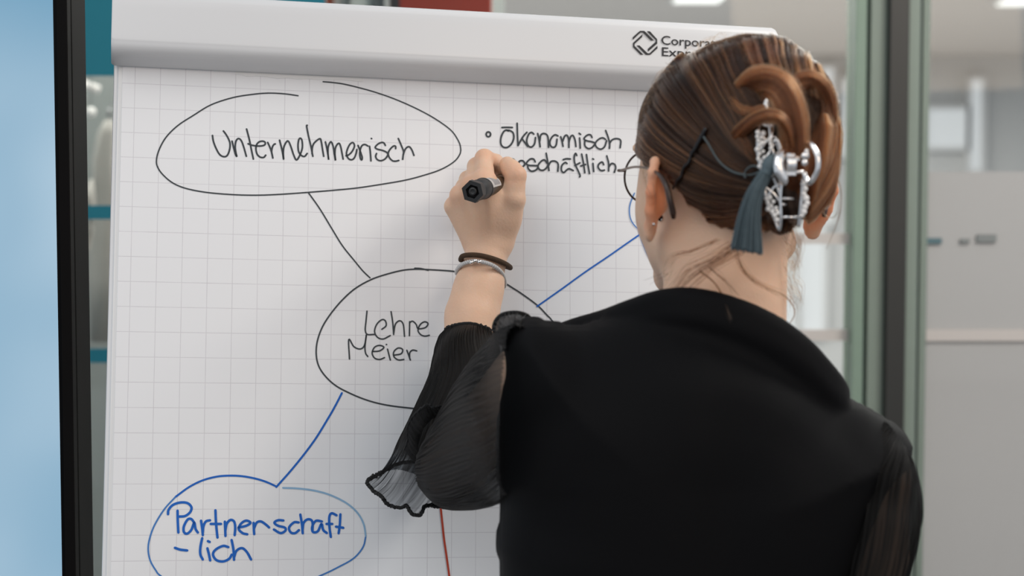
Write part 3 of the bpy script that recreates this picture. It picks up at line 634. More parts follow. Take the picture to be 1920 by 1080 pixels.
Mskin = bpy.data.materials.new('skin'); Mskin.use_nodes = True; nt = Mskin.node_tree; b = nt.nodes['Principled BSDF']
at = nt.nodes.new('ShaderNodeAttribute'); at.attribute_name = 'flush'; tc = nt.nodes.new('ShaderNodeTexCoord')
n1 = nt.nodes.new('ShaderNodeTexNoise'); n1.inputs['Scale'].default_value = 55; n1.inputs['Detail'].default_value = 5; nt.links.new(tc.outputs['Object'], n1.inputs['Vector'])
m1 = nt.nodes.new('ShaderNodeMix'); m1.data_type = 'RGBA'; m1.inputs[6].default_value = (.66,.42,.285,1); m1.inputs[7].default_value = (.76,.51,.36,1); nt.links.new(n1.outputs['Fac'], m1.inputs[0])
m2 = nt.nodes.new('ShaderNodeMix'); m2.data_type = 'RGBA'; m2.inputs[7].default_value = (.74,.25,.11,1); nt.links.new(m1.outputs[2], m2.inputs[6]); nt.links.new(at.outputs['Fac'], m2.inputs[0])
nt.links.new(m2.outputs[2], b.inputs['Base Color']); b.inputs['Roughness'].default_value = 0.5; b.inputs['Specular IOR Level'].default_value = 0.35
b.inputs['Subsurface Weight'].default_value = 0.25; b.inputs['Subsurface Radius'].default_value = (1,.35,.18); b.inputs['Subsurface Scale'].default_value = 0.005
n2 = nt.nodes.new('ShaderNodeTexNoise'); n2.inputs['Scale'].default_value = 420; n2.inputs['Detail'].default_value = 4; nt.links.new(tc.outputs['Object'], n2.inputs['Vector'])
bu = nt.nodes.new('ShaderNodeBump'); bu.inputs['Strength'].default_value = 0.22; bu.inputs['Distance'].default_value = 0.0015; nt.links.new(n2.outputs['Fac'], bu.inputs['Height']); nt.links.new(bu.outputs['Normal'], b.inputs['Normal'])
body = smooth_mesh('body', P, Q, Mskin, person, 2)
co = np.zeros(len(P)*3, np.float32); body.data.vertices.foreach_get('co', co); co = co.reshape(-1,3)
fl_ = np.zeros(len(P), np.float32)
for c in EARS: fl_ = np.maximum(fl_, np.clip(1.5-np.linalg.norm((co-c-(-HF*.014)), axis=1)/0.026, 0, 0.9))
side = np.abs((co-HO)@HL_); fl_ *= np.clip((side-.066)/.008, 0, 1)
for kx in ('iP','iM','mM','tI','rM'): fl_ = np.maximum(fl_, np.clip(1-np.linalg.norm(co-J[kx], axis=1)/0.018, 0, 1)*0.35)
body.data.attributes.new('flush', 'FLOAT', 'POINT').data.foreach_set('value', fl_)
Meye = mat('eye_white', (0.75,0.72,0.7), 0.2)
for s in (1,-1):
    bm = bmesh.new(); sphere(bm, hd(s*.031,.0835,-.022), .0112, 14); frombm('eye', bm, Meye, person, True)
# nails of the thumb and the index finger
# trousers and shoes (below the frame)
M_trous = mat('dark_trousers', (0.015,0.016,0.02), 0.9, noise=0.2)
Tr = Field(seg_axis((-0.05,0.46,0.012)), seg_axis((1.25,1.65,0.012)), seg_axis((0.03,1.02,0.02)))
Tr.ell((0.205,1.43,0.93), np.eye(3), (.19,.125,.11), 0.03)
for s in (-1,1):
    hx = 0.205+s*0.085; Tr.chain([((hx,1.42,0.90),.095),((hx+s*.01,1.43,0.50),.070),((hx+s*.015,1.44,0.09),.060)], 0.03)
P, Q = Tr.surf(); smooth_mesh('trousers', P, Q, M_trous, person, 2)
M_shoe = mat('black_shoe', (0.012,0.012,0.012), 0.5)
for s in (-1,1):
    hx = 0.205+s*0.10; S = Field(seg_axis((hx-.07,hx+.07,.006)), seg_axis((1.36,1.66,.006)), seg_axis((-.012,.12,.006)))
    S.chain([((hx,1.42,.045),.040),((hx,1.52,.040),.038),((hx+s*.006,1.60,.030),.028)], 0.02)
    S.put(lambda x,y,z: z-0.004+0*x+0*y, (hx-.1,1.3,-.02), (hx+.1,1.7,.004), 0.003, 'd'); P, Q = S.surf(); smooth_mesh('shoe', P, Q, M_shoe, person, 1)
# ------------------------------------------------------------------ clothes
Mcloth = bpy.data.materials.new('black_cloth'); Mcloth.use_nodes = True; nt = Mcloth.node_tree; b = nt.nodes['Principled BSDF']
b.inputs['Base Color'].default_value = (0.0022,0.0022,0.0027,1); b.inputs['Roughness'].default_value = 0.75; b.inputs['Specular IOR Level'].default_value = 0.12
b.inputs['Sheen Weight'].default_value = 0.012; b.inputs['Sheen Roughness'].default_value = 0.5; b.inputs['Sheen Tint'].default_value = (0.5,0.45,0.4,1)
tc = nt.nodes.new('ShaderNodeTexCoord'); n1 = nt.nodes.new('ShaderNodeTexNoise'); n1.inputs['Scale'].default_value = 700; n1.inputs['Detail'].default_value = 3; nt.links.new(tc.outputs['Object'], n1.inputs['Vector'])
bu = nt.nodes.new('ShaderNodeBump'); bu.inputs['Strength'].default_value = 0.25; bu.inputs['Distance'].default_value = 0.001; nt.links.new(n1.outputs['Fac'], bu.inputs['Height']); nt.links.new(bu.outputs['Normal'], b.inputs['Normal'])
V = Field(seg_axis((-0.06,0.37,0.0035)), seg_axis((1.28,1.60,0.004)), seg_axis((0.88,1.15,0.012),(1.15,1.53,0.0035)))
V.put(torso_fn(0.0, 0.105, 0.004), tlo, thi, 0.006)
# the rolled collar round the neck
col = [(1030,640,1.53),(1075,622,1.50),(1130,606,1.47),(1185,586,1.435),(1240,569,1.408),(1300,566,1.392),(1370,582,1.384),(1440,612,1.380),(1500,655,1.382),(1543,703,1.392),(1565,733,1.410),(1560,738,1.44),(1530,720,1.49),(1480,700,1.53),(1400,690,1.55)]
cp = catmull([px(*c) for c in col], 5)
for i in range(len(cp)-1):
    a, c2 = cp[i], cp[i+1]; t = i/len(cp)
    V.cone(a, c2, .0095, .0095, 0.006); V.cone(a+[0,-.004,-.011], c2+[0,-.004,-.011], .0085, .0085, 0.007)
    V.cone(a+[0,.006,-.026], c2+[0,.006,-.026], .010, .010, 0.012)
# collar stays clear of the neck
V.cone(px(1352,700,1.455), px(1370,430,1.475), .0535, .0535, 0.004, 'd')
P, Q = V.surf(); vest = smooth_mesh('top', P, Q, Mcloth, person, 1, label='opaque black top with a rolled collar')
# sheer crinkled sleeves
def sheer(name, op, freq, top=None, thin=None, tint=(0.009,0.0085,0.008)):
    m = bpy.data.materials.new(name); m.use_nodes = True; nt = m.node_tree; b = nt.nodes['Principled BSDF']
    b.inputs['Base Color'].default_value = (*tint,1); b.inputs['Roughness'].default_value = 0.6; b.inputs['Specular IOR Level'].default_value = 0.12
    uv = nt.nodes.new('ShaderNodeUVMap'); mp = nt.nodes.new('ShaderNodeMapping'); mp.inputs['Scale'].default_value = (freq, 2.2, 1); nt.links.new(uv.outputs[0], mp.inputs[0])
    n = nt.nodes.new('ShaderNodeTexNoise'); n.inputs['Scale'].default_value = 1.0; n.inputs['Detail'].default_value = 3; n.inputs['Distortion'].default_value = 0.5; nt.links.new(mp.outputs[0], n.inputs['Vector'])
    cr = nt.nodes.new('ShaderNodeValToRGB'); cr.color_ramp.elements[0].position = 0.38; cr.color_ramp.elements[0].color = (op,)*3+(1,); cr.color_ramp.elements[1].position = 0.66; cr.color_ramp.elements[1].color = (min(1,op+.42),)*3+(1,)
    nt.links.new(n.outputs['Fac'], cr.inputs[0]); opo = cr.outputs[0]
    if thin:
        sp = nt.nodes.new('ShaderNodeSeparateXYZ'); nt.links.new(uv.outputs[0], sp.inputs[0]); mr = nt.nodes.new('ShaderNodeMapRange'); mr.interpolation_type = 'SMOOTHSTEP'
        mr.inputs[1].default_value = 0.10; mr.inputs[2].default_value = 0.36; mr.inputs[3].default_value = thin; mr.inputs[4].default_value = 1.0; nt.links.new(sp.outputs[1], mr.inputs[0])
        mm = nt.nodes.new('ShaderNodeMath'); mm.operation = 'MULTIPLY'; nt.links.new(cr.outputs[0], mm.inputs[0]); nt.links.new(mr.outputs[0], mm.inputs[1]); opo = mm.outputs[0]
    if top:
        sp = nt.nodes.new('ShaderNodeSeparateXYZ'); nt.links.new(uv.outputs[0], sp.inputs[0]); mr = nt.nodes.new('ShaderNodeMapRange'); mr.interpolation_type = 'SMOOTHSTEP'
        mr.inputs[1].default_value = 0.72; mr.inputs[2].default_value = 0.84; mr.inputs[3].default_value = top; mr.inputs[4].default_value = 0.0; nt.links.new(sp.outputs[1], mr.inputs[0])
        mm = nt.nodes.new('ShaderNodeMath'); mm.operation = 'MAXIMUM'; nt.links.new(cr.outputs[0], mm.inputs[0]); nt.links.new(mr.outputs[0], mm.inputs[1]); opo = mm.outputs[0]
    bu = nt.nodes.new('ShaderNodeBump'); bu.inputs['Strength'].default_value = 0.7; bu.inputs['Distance'].default_value = 0.002; nt.links.new(n.outputs['Fac'], bu.inputs['Height']); nt.links.new(bu.outputs['Normal'], b.inputs['Normal'])
    t = nt.nodes.new('ShaderNodeBsdfTransparent'); t.inputs[0].default_value = (.93,.95,.97,1)
    mx = nt.nodes.new('ShaderNodeMixShader'); nt.links.new(opo, mx.inputs[0]); nt.links.new(t.outputs[0], mx.inputs[1]); nt.links.new(b.outputs[0], mx.inputs[2])
    nt.links.new(mx.outputs[0], nt.nodes['Material Output'].inputs[0]); return m
M_sheer = sheer('sheer_crinkle_cloth', 0.30, 75, 0.93); M_sheer2 = sheer('sheer_crinkle_cloth_dense', 0.86, 75); M_sheer3 = sheer('sheer_crinkle_cloth_open', 0.74, 75)
M_sheer4 = sheer('sheer_crinkle_cloth_puff', 0.84, 90, None, 0.72, (0.0085,0.0072,0.0062))
M_hem = mat('black_hem_thread', (0.006,0.006,0.006), 0.8)
def loft(name, rings, mt, nu=420, nv=60, amp=0.0012, nr=70, seed=1, label=None, closed=True):
    # rings: list of point lists; each resampled along u, then splined along v; fine ripples run along v
    r = np.random.default_rng(seed); U = []
    for ring in rings:
        q = catmull(ring, 12, closed); q = np.vstack([q, q[0]]) if closed else q; U.append(resample(q, nu+1))
    U = np.array(U); V_ = np.stack([resample(catmull(U[:,j], 8), nv) for j in range(nu+1)], 1)      # nv, nu+1, 3
    u = np.linspace(0,1,nu+1)[None,:]; v = np.linspace(0,1,nv)[:,None]
    ph = 2*np.pi*nr*u+2.2*np.sin(2*np.pi*(3*u+r.random()))+1.6*np.sin(7*v+9*u)
    rip = np.sin(ph+1.5*np.sin(11*v+13*u))+0.7*np.sin(ph*.37+3*v*np.pi+1+2*np.sin(9*u))+0.5*np.sin(ph*1.6+7*v); rip = rip*(0.55+0.45*np.sin(23*u+5*np.sin(4*v)+3*v))
    du = np.gradient(V_, axis=1); dv = np.gradient(V_, axis=0); N = np.cross(du, dv); N /= np.linalg.norm(N, axis=2)[:,:,None]+1e-12
    V_ = V_ + N*(rip*amp)[:,:,None]
    if closed: V_[:,-1] = V_[:,0]
    n = nu+1; idx = np.arange(nv*n).reshape(nv, n)
    Fq = np.stack([idx[:-1,:-1],idx[:-1,1:],idx[1:,1:],idx[1:,:-1]], -1).reshape(-1,4)
    me = bpy.data.meshes.new(name); me.from_pydata(V_.reshape(-1,3).tolist(), [], Fq.tolist()); me.update()
    ul = me.uv_layers.new(name='UVMap'); uvs = np.stack([np.broadcast_to(u,(nv,n)),np.broadcast_to(v,(nv,n))], -1).reshape(-1,2)
    li = np.zeros(len(me.loops), np.int32); me.loops.foreach_get('vertex_index', li); ul.data.foreach_set('uv', uvs[li].astype(np.float32).ravel())
    me.polygons.foreach_set('use_smooth', [True]*len(me.polygons))
    o = link(name, me, mt, person, label=label); return o, V_
def ring3(c, a, b, ra, rb, n=12, ph=0):
    return [c+a*ra*math.cos(t)+b*rb*math.sin(t) for t in np.linspace(0,2*math.pi,n,endpoint=False)+ph]
# upper tier of the left sleeve: a puff from the armhole round the elbow (rings given as outline points around the arm)
def rg(*p): return [px(*q) for q in p]
tierA = [rg((955,610,1.43),(942,700,1.385),(936,800,1.365),(938,900,1.385),(955,925,1.43),(975,880,1.49),(985,760,1.51),(975,650,1.49)),
         rg((932,622,1.47),(915,700,1.425),(905,800,1.41),(908,905,1.425),(925,945,1.47),(945,915,1.53),(950,790,1.56),(945,670,1.53)),
         rg((905,650,1.53),(880,715,1.475),(868,815,1.465),(872,915,1.475),(890,955,1.53),(908,930,1.60),(912,800,1.62),(912,690,1.60)),
         rg((875,690,1.59),(846,745,1.53),(832,840,1.52),(836,930,1.53),(850,955,1.59),(870,940,1.66),(880,830,1.68),(885,730,1.66)),
         rg((850,745,1.63),(815,790,1.575),(798,860,1.565),(800,925,1.575),(820,945,1.63),(840,935,1.69),(850,850,1.71),(856,780,1.70)),
         rg((835,800,1.65),(795,830,1.61),(779,870,1.605),(783,905,1.61),(803,925,1.65),(825,915,1.70),(834,870,1.71),(838,820,1.70)),
         rg((834,835,1.675),(800,845,1.66),(786,870,1.658),(790,900,1.66),(808,918,1.675),(826,908,1.71),(832,872,1.718),(836,845,1.71))]
slv = empty('x') if False else None
loft('sleeve', tierA, M_sheer4, 640, 90, 0.0009, 105, 3, label='sheer crinkled black left sleeve')
# lower tier: bell ruffle falling from the forearm
tierB = [rg((836,619,1.715),(850,610,1.695),(880,606,1.688),(908,613,1.695),(924,623,1.712),(908,625,1.745),(880,620,1.752),(850,620,1.742)),
         rg((820,640,1.712),(843,636,1.675),(885,640,1.655),(922,648,1.67),(935,655,1.71),(910,655,1.755),(875,650,1.765),(838,645,1.755)),
         rg((806,700,1.70),(838,705,1.655),(885,715,1.640),(925,725,1.655),(938,735,1.70),(910,735,1.76),(868,725,1.765),(822,710,1.755)),
         rg((772,775,1.695),(800,785,1.655),(850,800,1.645),(900,810,1.66),(920,815,1.70),(890,815,1.755),(840,800,1.762),(795,785,1.75)),
         rg((738,850,1.69),(765,872,1.66),(815,885,1.65),(870,890,1.66),(895,880,1.70),(860,875,1.745),(810,865,1.752),(765,850,1.745)),
         rg((712,888,1.69),(742,915,1.668),(790,935,1.66),(840,930,1.67),(868,915,1.70),(840,905,1.735),(795,895,1.745),(745,880,1.735)),
         rg((689,902,1.69),(700,920,1.68),(714,930,1.672),(728,946,1.67),(750,952,1.668),(762,948,1.667),(772,963,1.666),(789,965,1.666),(799,948,1.668),(840,948,1.68),(868,905,1.70),(845,885,1.728),(800,868,1.738),(752,868,1.73),(712,888,1.712))]
o_, VB_ = loft('sleeve_ruffle', tierB, M_sheer, 600, 90, 0.0008, 96, 5, label='sheer black bell ruffle with a scalloped hem')
bm = bmesh.new(); hem = VB_[-1][:-1]; hem = hem+rng.normal(0,.0003,hem.shape); tube(bm, hem[::2], 0.0019, 6, True); frombm('hem', bm, M_hem, person)
bm = bmesh.new(); tube(bm, VB_[0][:-1][::2], 0.0014, 6, True); frombm('cuff', bm, M_hem, person)
# folded edge of the upper tier, running across the elbow
fe = catmull([px(*q) for q in [(868,735,1.60),(858,747,1.588),(842,757,1.580),(825,762,1.574),(814,764,1.570),(804,760,1.572),(794,763,1.574),(780,774,1.585),(769,788,1.60),(763,805,1.615),(764,826,1.63),(757,845,1.645)]], 10)
f2 = catmull([px(*q) for q in [(880,735,1.60),(873,752,1.59),(860,768,1.585),(846,776,1.582),(832,782,1.58),(820,782,1.582),(810,786,1.585),(797,800,1.595),(788,815,1.61),(784,835,1.622),(786,855,1.635),(780,870,1.645)]], 10)
k_ = len(fe); wob = (0.0012*np.sin(np.arange(k_)*1.1)+0.001*np.sin(np.arange(k_)*2.3))[:,None]*np.array([0.3,-0.5,0.8])
fe = fe+wob
bm = bmesh.new(); A_ = [bm.verts.new(tuple(p)) for p in fe]; m__ = [bm.verts.new(tuple(p)) for p in (fe*.45+f2*.55+np.array([0,-.006,0]))]; B_ = [bm.verts.new(tuple(p)) for p in f2]
for i in range(k_-1): bm.faces.new((A_[i],A_[i+1],m__[i+1],m__[i])); bm.faces.new((m__[i],m__[i+1],B_[i+1],B_[i]))
frombm('sleeve_fold', bm, M_sheer2, person, True)
bm = bmesh.new(); tube(bm, fe, 0.0009, 6); frombm('hem', bm, M_hem, person)
# gathered sleeve head behind the left shoulder seam
Gp = [rg((930,640,1.50),(926,612,1.49),(938,592,1.485),(962,586,1.485),(985,590,1.49),(1000,602,1.50)), rg((940,650,1.46),(938,618,1.455),(950,602,1.45),(966,600,1.45),(984,604,1.455),(1000,612,1.46)), rg((950,660,1.43),(950,630,1.425),(960,614,1.42),(970,612,1.42),(985,614,1.425),(1000,620,1.43))]
loft('sleeve_head', Gp, M_sheer2, 200, 24, 0.0014, 14, 8, closed=False)
bm = bmesh.new(); tube(bm, catmull(Gp[0], 8), 0.0018, 6); frombm('hem', bm, M_hem, person)
# right sleeve round the hanging arm
rr = []
for (x,y,d,hw,hd_) in ((1678,818,1.405,18,.022),(1668,840,1.405,42,.038),(1654,875,1.405,66,.048),(1645,920,1.41,77,.052),(1640,960,1.41,78,.053),(1630,1020,1.415,75,.055),(1617,1080,1.42,72,.056),(1610,1180,1.425,70,.056),(1600,1320,1.44,70,.058)):
    c = px(x,y,d); rr.append([c+np.array([math.cos(t)*hw*d/F, math.sin(t)*hd_, 0.012*math.cos(t)*(-1)]) for t in np.linspace(0,2*math.pi,14,endpoint=False)])
loft('sleeve', rr, M_sheer3, 360, 60, 0.0011, 55, 4, label='sheer crinkled black right sleeve')
# ------------------------------------------------------------------ hair
def hairmat(name, dark, mid, light, rough=0.35):
    m = bpy.data.materials.new(name); m.use_nodes = True; nt = m.node_tree; nt.nodes.clear()
    o = nt.nodes.new('ShaderNodeOutputMaterial'); hi = nt.nodes.new('ShaderNodeHairInfo'); rp = nt.nodes.new('ShaderNodeValToRGB')
    e = rp.color_ramp.elements; e[0].color = (*dark,1); e[1].color = (*light,1); k = e.new(0.55); k.color = (*mid,1)
    h = nt.nodes.new('ShaderNodeBsdfHairPrincipled'); h.parametrization = 'COLOR'; h.inputs['Roughness'].default_value = rough; h.inputs['Radial Roughness'].default_value = 0.45; h.inputs['IOR'].default_value = 1.40
    at = nt.nodes.new('ShaderNodeAttribute'); at.attribute_name = 'tone'; nt.links.new(at.outputs['Fac'], rp.inputs[0]); nt.links.new(rp.outputs[0], h.inputs['Color']); nt.links.new(h.outputs[0], o.inputs[0]); return m
M_hair = hairmat('brown_hair', (.007,.0034,.002), (.030,.0125,.006), (.17,.066,.026), 0.28)
M_hair_lit = hairmat('warm_lit_hair', (.026,.009,.004), (.16,.052,.018), (.55,.21,.08), 0.28)  # lit copy of the brown hair, warm light put into its colour
M_shell = mat('hair_base', (.018,.009,.006), 0.55, noise=0.4, nscale=60)
# hairline: lowest covered height u as a function of f (front +, back -)
bodyb = BVHTree.FromPolygons([Vector(v.co) for v in body.data.vertices], [tuple(p.vertices) for p in body.data.polygons])
hl_ = []
for (x,y) in ((1248,316),(1262,326),(1281,352),(1293,385),(1306,415),(1330,440),(1352,454),(1382,464),(1410,470)):
    h = bodyb.ray_cast(Vector(CAM), Vector(ray(x,y)))[0]; q = np.array(h)-HO; hl_.append((float(q@HF), float(q[2])))
hl_.sort()
Hx = np.array([-.13,-.098,-.082,-.068,-.056,-.046,-.032,-.014,.005,.030,.050,.070,.090,.12]); Hy = np.array([-.096,-.094,-.088,-.073,-.052,-.035,-.024,-.019,-.017,-.022,.000,.028,.045,.050])
_m = Hx > hl_[-1][0]+.006; Hx = np.r_[-.13, [a for a,b in hl_], Hx[_m]]; Hy = np.r_[hl_[0][1], [b for a,b in hl_], Hy[_m]]
def cap(rad, zc=0.0):
    def fn(x,y,z):
        dx,dy,dz = x-HO[0],y-HO[1],z-HO[2]
        l = dx*HL_[0]+dy*HL_[1]; f = dx*HF[0]+dy*HF[1]+.006; u = dz+0*x
        l = l+0*z; f = f+0*z
        ra,rb,rc = rad; k0 = np.sqrt((l/ra)**2+(f/rb)**2+(u/rc)**2); k1 = np.sqrt((l/ra**2)**2+(f/rb**2)**2+(u/rc**2)**2)+1e-9
        d = k0*(k0-1)/k1; hl = np.interp(f, Hx, Hy)
        return np.maximum(d, (hl-u)*0.6)
    return fn
hr = Field(seg_axis((HO[0]-.13,HO[0]+.14,.0028)), seg_axis((HO[1]-.17,HO[1]+.13,.0028)), seg_axis((HO[2]-.125,HO[2]+.115,.0028)))
c0 = HO
hr.put(cap((.0770,.0955,.0790)), c0-.13, c0+.13, 0.004)
hr.ell(hd(.004,-.088,-.014), AX, (.042,.034,.056), 0.03)     # gathered twist
hr.ell(hd(.002,-.080,.036), AX, (.040,.032,.026), 0.03)
hr.ell(hd(0,-.036,.040), AX, (.056,.046,.0455), 0.012)
P, Q = hr.surf()
shell = smooth_mesh('hair', P, Q, M_shell, person, 3, label='brown hair pinned up at the back')
bvh = BVHTree.FromPolygons([Vector(p) for p in P], [tuple(map(int, q)) for q in Q])
def onhair(x, y, off=0.0):
    r = ray(x, y); rn = r/np.linalg.norm(r); h = bvh.ray_cast(Vector(CAM), Vector(rn))
    if h[0] is None:
        p = CAM + rn*np.dot(HO-CAM, rn); h = bvh.find_nearest(Vector(p))
        loc, nrm = np.array(h[0]), np.array(h[1])
        return p*0.75+loc*0.25 if np.linalg.norm(p-loc) < .01 else loc, np.array(h[1])
    loc = np.array(h[0]); n = np.array(h[1]); n = n if np.dot(n, -rn) > 0 else -n
    return loc, n
def curves(name, strands, mt, radius, parent, taper=0.35, tone=None, **k):
    h = bpy.data.hair_curves.new(name); h.add_curves([len(s) for s in strands])
    pts = np.concatenate(strands).astype(np.float32)
    h.attributes['position'].data.foreach_set('vector', pts.ravel()) if 'position' in h.attributes else h.position_data.foreach_set('vector', pts.ravel())
    ra = h.attributes.get('radius') or h.attributes.new('radius', 'FLOAT', 'POINT')
    rr = np.concatenate([radius*(1-(1-taper)*np.linspace(0,1,len(s))**3) for s in strands]).astype(np.float32); ra.data.foreach_set('value', rr)
    tn = rng.random(len(strands)) if tone is None else np.asarray(tone); h.attributes.new('tone', 'FLOAT', 'CURVE').data.foreach_set('value', np.clip(tn,0,1).astype(np.float32))
    o = bpy.data.objects.new(name, h); C.objects.link(o); h.materials.append(mt)
    o.parent = parent; o.matrix_parent_inverse = Matrix.Translation(-Vector(parent.location)); setp(o, **k); return o
TONE = []
def sheet(guides, N, seed, hmax=0.005, n=18, wav=0.0012, lift=0.0, endlift=0.0, free=0.012):
    r = np.random.default_rng(seed); G = len(guides); M = 14
    gp = np.array([resample(catmull(g, 8), M) for g in guides])          # G, M, 2 in the picture
    fine = np.stack([catmull(gp[:,j], 5) for j in range(M)], 1)          # finer across
    S = np.zeros(fine.shape[:2]+(3,)); Nn = np.zeros_like(S)
    for i in range(S.shape[0]):
        for j in range(M):
            S[i,j], Nn[i,j] = onhair(*fine[i,j])
    K = S.shape[0]; out = []
    clumps = r.random(int(N/26)+4)*(K-1); ch = r.random(len(clumps))*hmax; ct_ = r.random(len(clumps)); cph = r.random(len(clumps))*6.28
    for _ in range(N):
        ci = r.integers(len(clumps)); s0 = np.clip(clumps[ci]+r.normal(0,.20), 0, K-1.001)
        t = np.linspace(0,1,n)*1.0; t0 = 0.0 if r.random() < .7 else r.random()*.5; t1 = 1.0 if r.random() < .8 else 0.6+.4*r.random()
        t = t0+(t1-t0)*t; s = s0+(r.normal(0,.25)+.25*math.sin(cph[ci]))*(t-.4)+.12*np.sin(5*t+cph[ci])
        s = np.clip(s, 0, K-1.001); a = s.astype(int); fa = (s-a)[:,None]; tj = np.clip(t*(M-1), 0, M-1.001); b_ = tj.astype(int); fb = (tj-b_)[:,None]
        def bi(A): return (A[a,b_]*(1-fa)+A[a+1,b_]*fa)*(1-fb)+(A[a,b_+1]*(1-fa)+A[a+1,b_+1]*fa)*fb
        p = bi(S); q = bi(Nn); hgt = ch[ci]+abs(r.normal(0,.0010))+lift
        prof = np.clip(t*6+.15, 0, 1); hh = hgt*prof+endlift*t**2+wav*np.sin(t*8+cph[ci])*.5*prof
        p = p+q*hh[:,None]+r.normal(0,.00025,3); TONE.append(.62*ct_[ci]+.38*r.random())
        out.append(p)
    return out
GL = [[(1300,93),(1330,140),(1365,200),(1395,260),(1424,305)],[(1262,128),(1300,180),(1345,235),(1385,285),(1428,320)],[(1232,172),(1275,225),(1330,275),(1380,310),(1430,335)],
      [(1213,222),(1250,262),(1310,303),(1370,330),(1432,346)],[(1206,265),(1240,292),(1300,328),(1370,347),(1434,356)],[(1207,298),(1250,315),(1300,345),(1370,362),(1438,366)],
      [(1250,322),(1285,352),(1330,375),(1380,378),(1440,376)],[(1281,372),(1315,398),(1360,402),(1405,393),(1444,384)],[(1306,418),(1340,432),(1380,425),(1415,408),(1448,392)],
      [(1345,452),(1382,455),(1415,438),(1440,415),(1455,398)],[(1398,468),(1430,458),(1450,437),(1463,415),(1468,400)],[(1455,466),(1468,448),(1478,425),(1483,410),(1486,400)]]
GC = [[(1296,97),(1325,140),(1362,200),(1392,260),(1422,305)],[(1345,80),(1365,120),(1390,170),(1415,215),(1440,255)],[(1392,72),(1405,105),(1420,140),(1435,178),(1450,215)],
      [(1442,71),(1452,100),(1460,130),(1468,155),(1475,185)],[(1488,92),(1494,115),(1498,135),(1502,155),(1507,180)],[(1526,124),(1532,142),(1537,160),(1541,178),(1543,200)]]
GR = [[(1522,140),(1532,200),(1527,245),(1517,285),(1508,325)],[(1545,172),(1551,220),(1544,270),(1529,315),(1512,350)],[(1557,215),(1557,270),(1548,312),(1532,345),(1511,375)],
      [(1558,280),(1553,325),(1541,355),(1526,378),(1508,396)],[(1551,335),(1542,368),(1529,392),(1516,408),(1503,418)],[(1534,385),(1522,410),(1510,428),(1500,436),(1492,436)]]
def ext(G, k=14):
    out = []
    for g in G:
        a, b_ = np.array(g[0], float), np.array(g[1], float); d = (a-b_)/np.linalg.norm(a-b_); out.append([tuple(a+d*k)]+list(g))
    return out
strands = sheet(ext(GL[:6])+GL[6:], 11000, 1)+sheet(ext(GC), 6500, 2, 0.0045)
# the far side of the head, from the hairline over to the twist
for i in range(4500):
    a = rng.uniform(-3.0, 3.0); f0 = .098*math.cos(a); l0 = -.078*math.sin(a)*-1
    u0 = np.interp(f0, Hx, Hy)+.004; p0 = np.array([l0*.95, f0*.95, max(u0, .01)]); p2 = np.array([-.01+rng.normal(0,.01), -.115, rng.normal(.0,.02)]); q = []
    for t in np.linspace(0,1,14):
        v = p0*(1-t)**2+2*t*(1-t)*np.array([l0*.75, -.02, .085+.05*(u0+.02)])+p2*t*t; w_ = hd(*v); h = bvh.find_nearest(Vector(w_)); d = np.array(h[0])-HO; d /= np.linalg.norm(d)
        q.append(np.array(h[0])+d*(.001+.003*((i*7)%10)/10*min(1,t*6)))
    strands.append(np.array(q)); TONE.append(.5*((i*13)%17)/17+.4*rng.random())
for i in range(4200):                    # the right side, swept back from temple and ear to the twist
    f0 = rng.uniform(-.085, .075); u0 = np.interp(f0, Hx, Hy)+.004+abs(rng.normal(0,.022)); e0 = np.array([-.012+rng.normal(0,.006), -.118, rng.uniform(-.05,.03)]); p0 = np.array([-.082*math.sqrt(max(.05,1-(f0/.1)**2)), f0, u0]); q = []
    for t in np.linspace(0,1,14):
        v = p0*(1-t)**2+2*t*(1-t)*np.array([-.085, -.05+.3*f0, u0*.6+.4*e0[2]+.01])+e0*t*t; w_ = hd(*v); h = bvh.find_nearest(Vector(w_)); d = np.array(h[0])-HO; d /= np.linalg.norm(d)
        q.append(np.array(h[0])+d*(.0008+.0055*((i*5)%11)/11*min(1,t*6)))
    strands.append(np.array(q)); TONE.append(.5*((i*7)%19)/19+.4*rng.random())
curves('hair_strands', strands, M_hair, 0.00013, person, tone=TONE, kind='stuff'); TONE.clear()
st2 = sheet(ext(GR, 5), 4600, 3, 0.006, lift=0.001)+sheet([g for g in GC[1:]], 900, 5, 0.007)
curves('hair_strands', st2, M_hair_lit, 0.00013, person, tone=TONE, kind='stuff', label='hair on the right side, tinted auburn for the warm light')
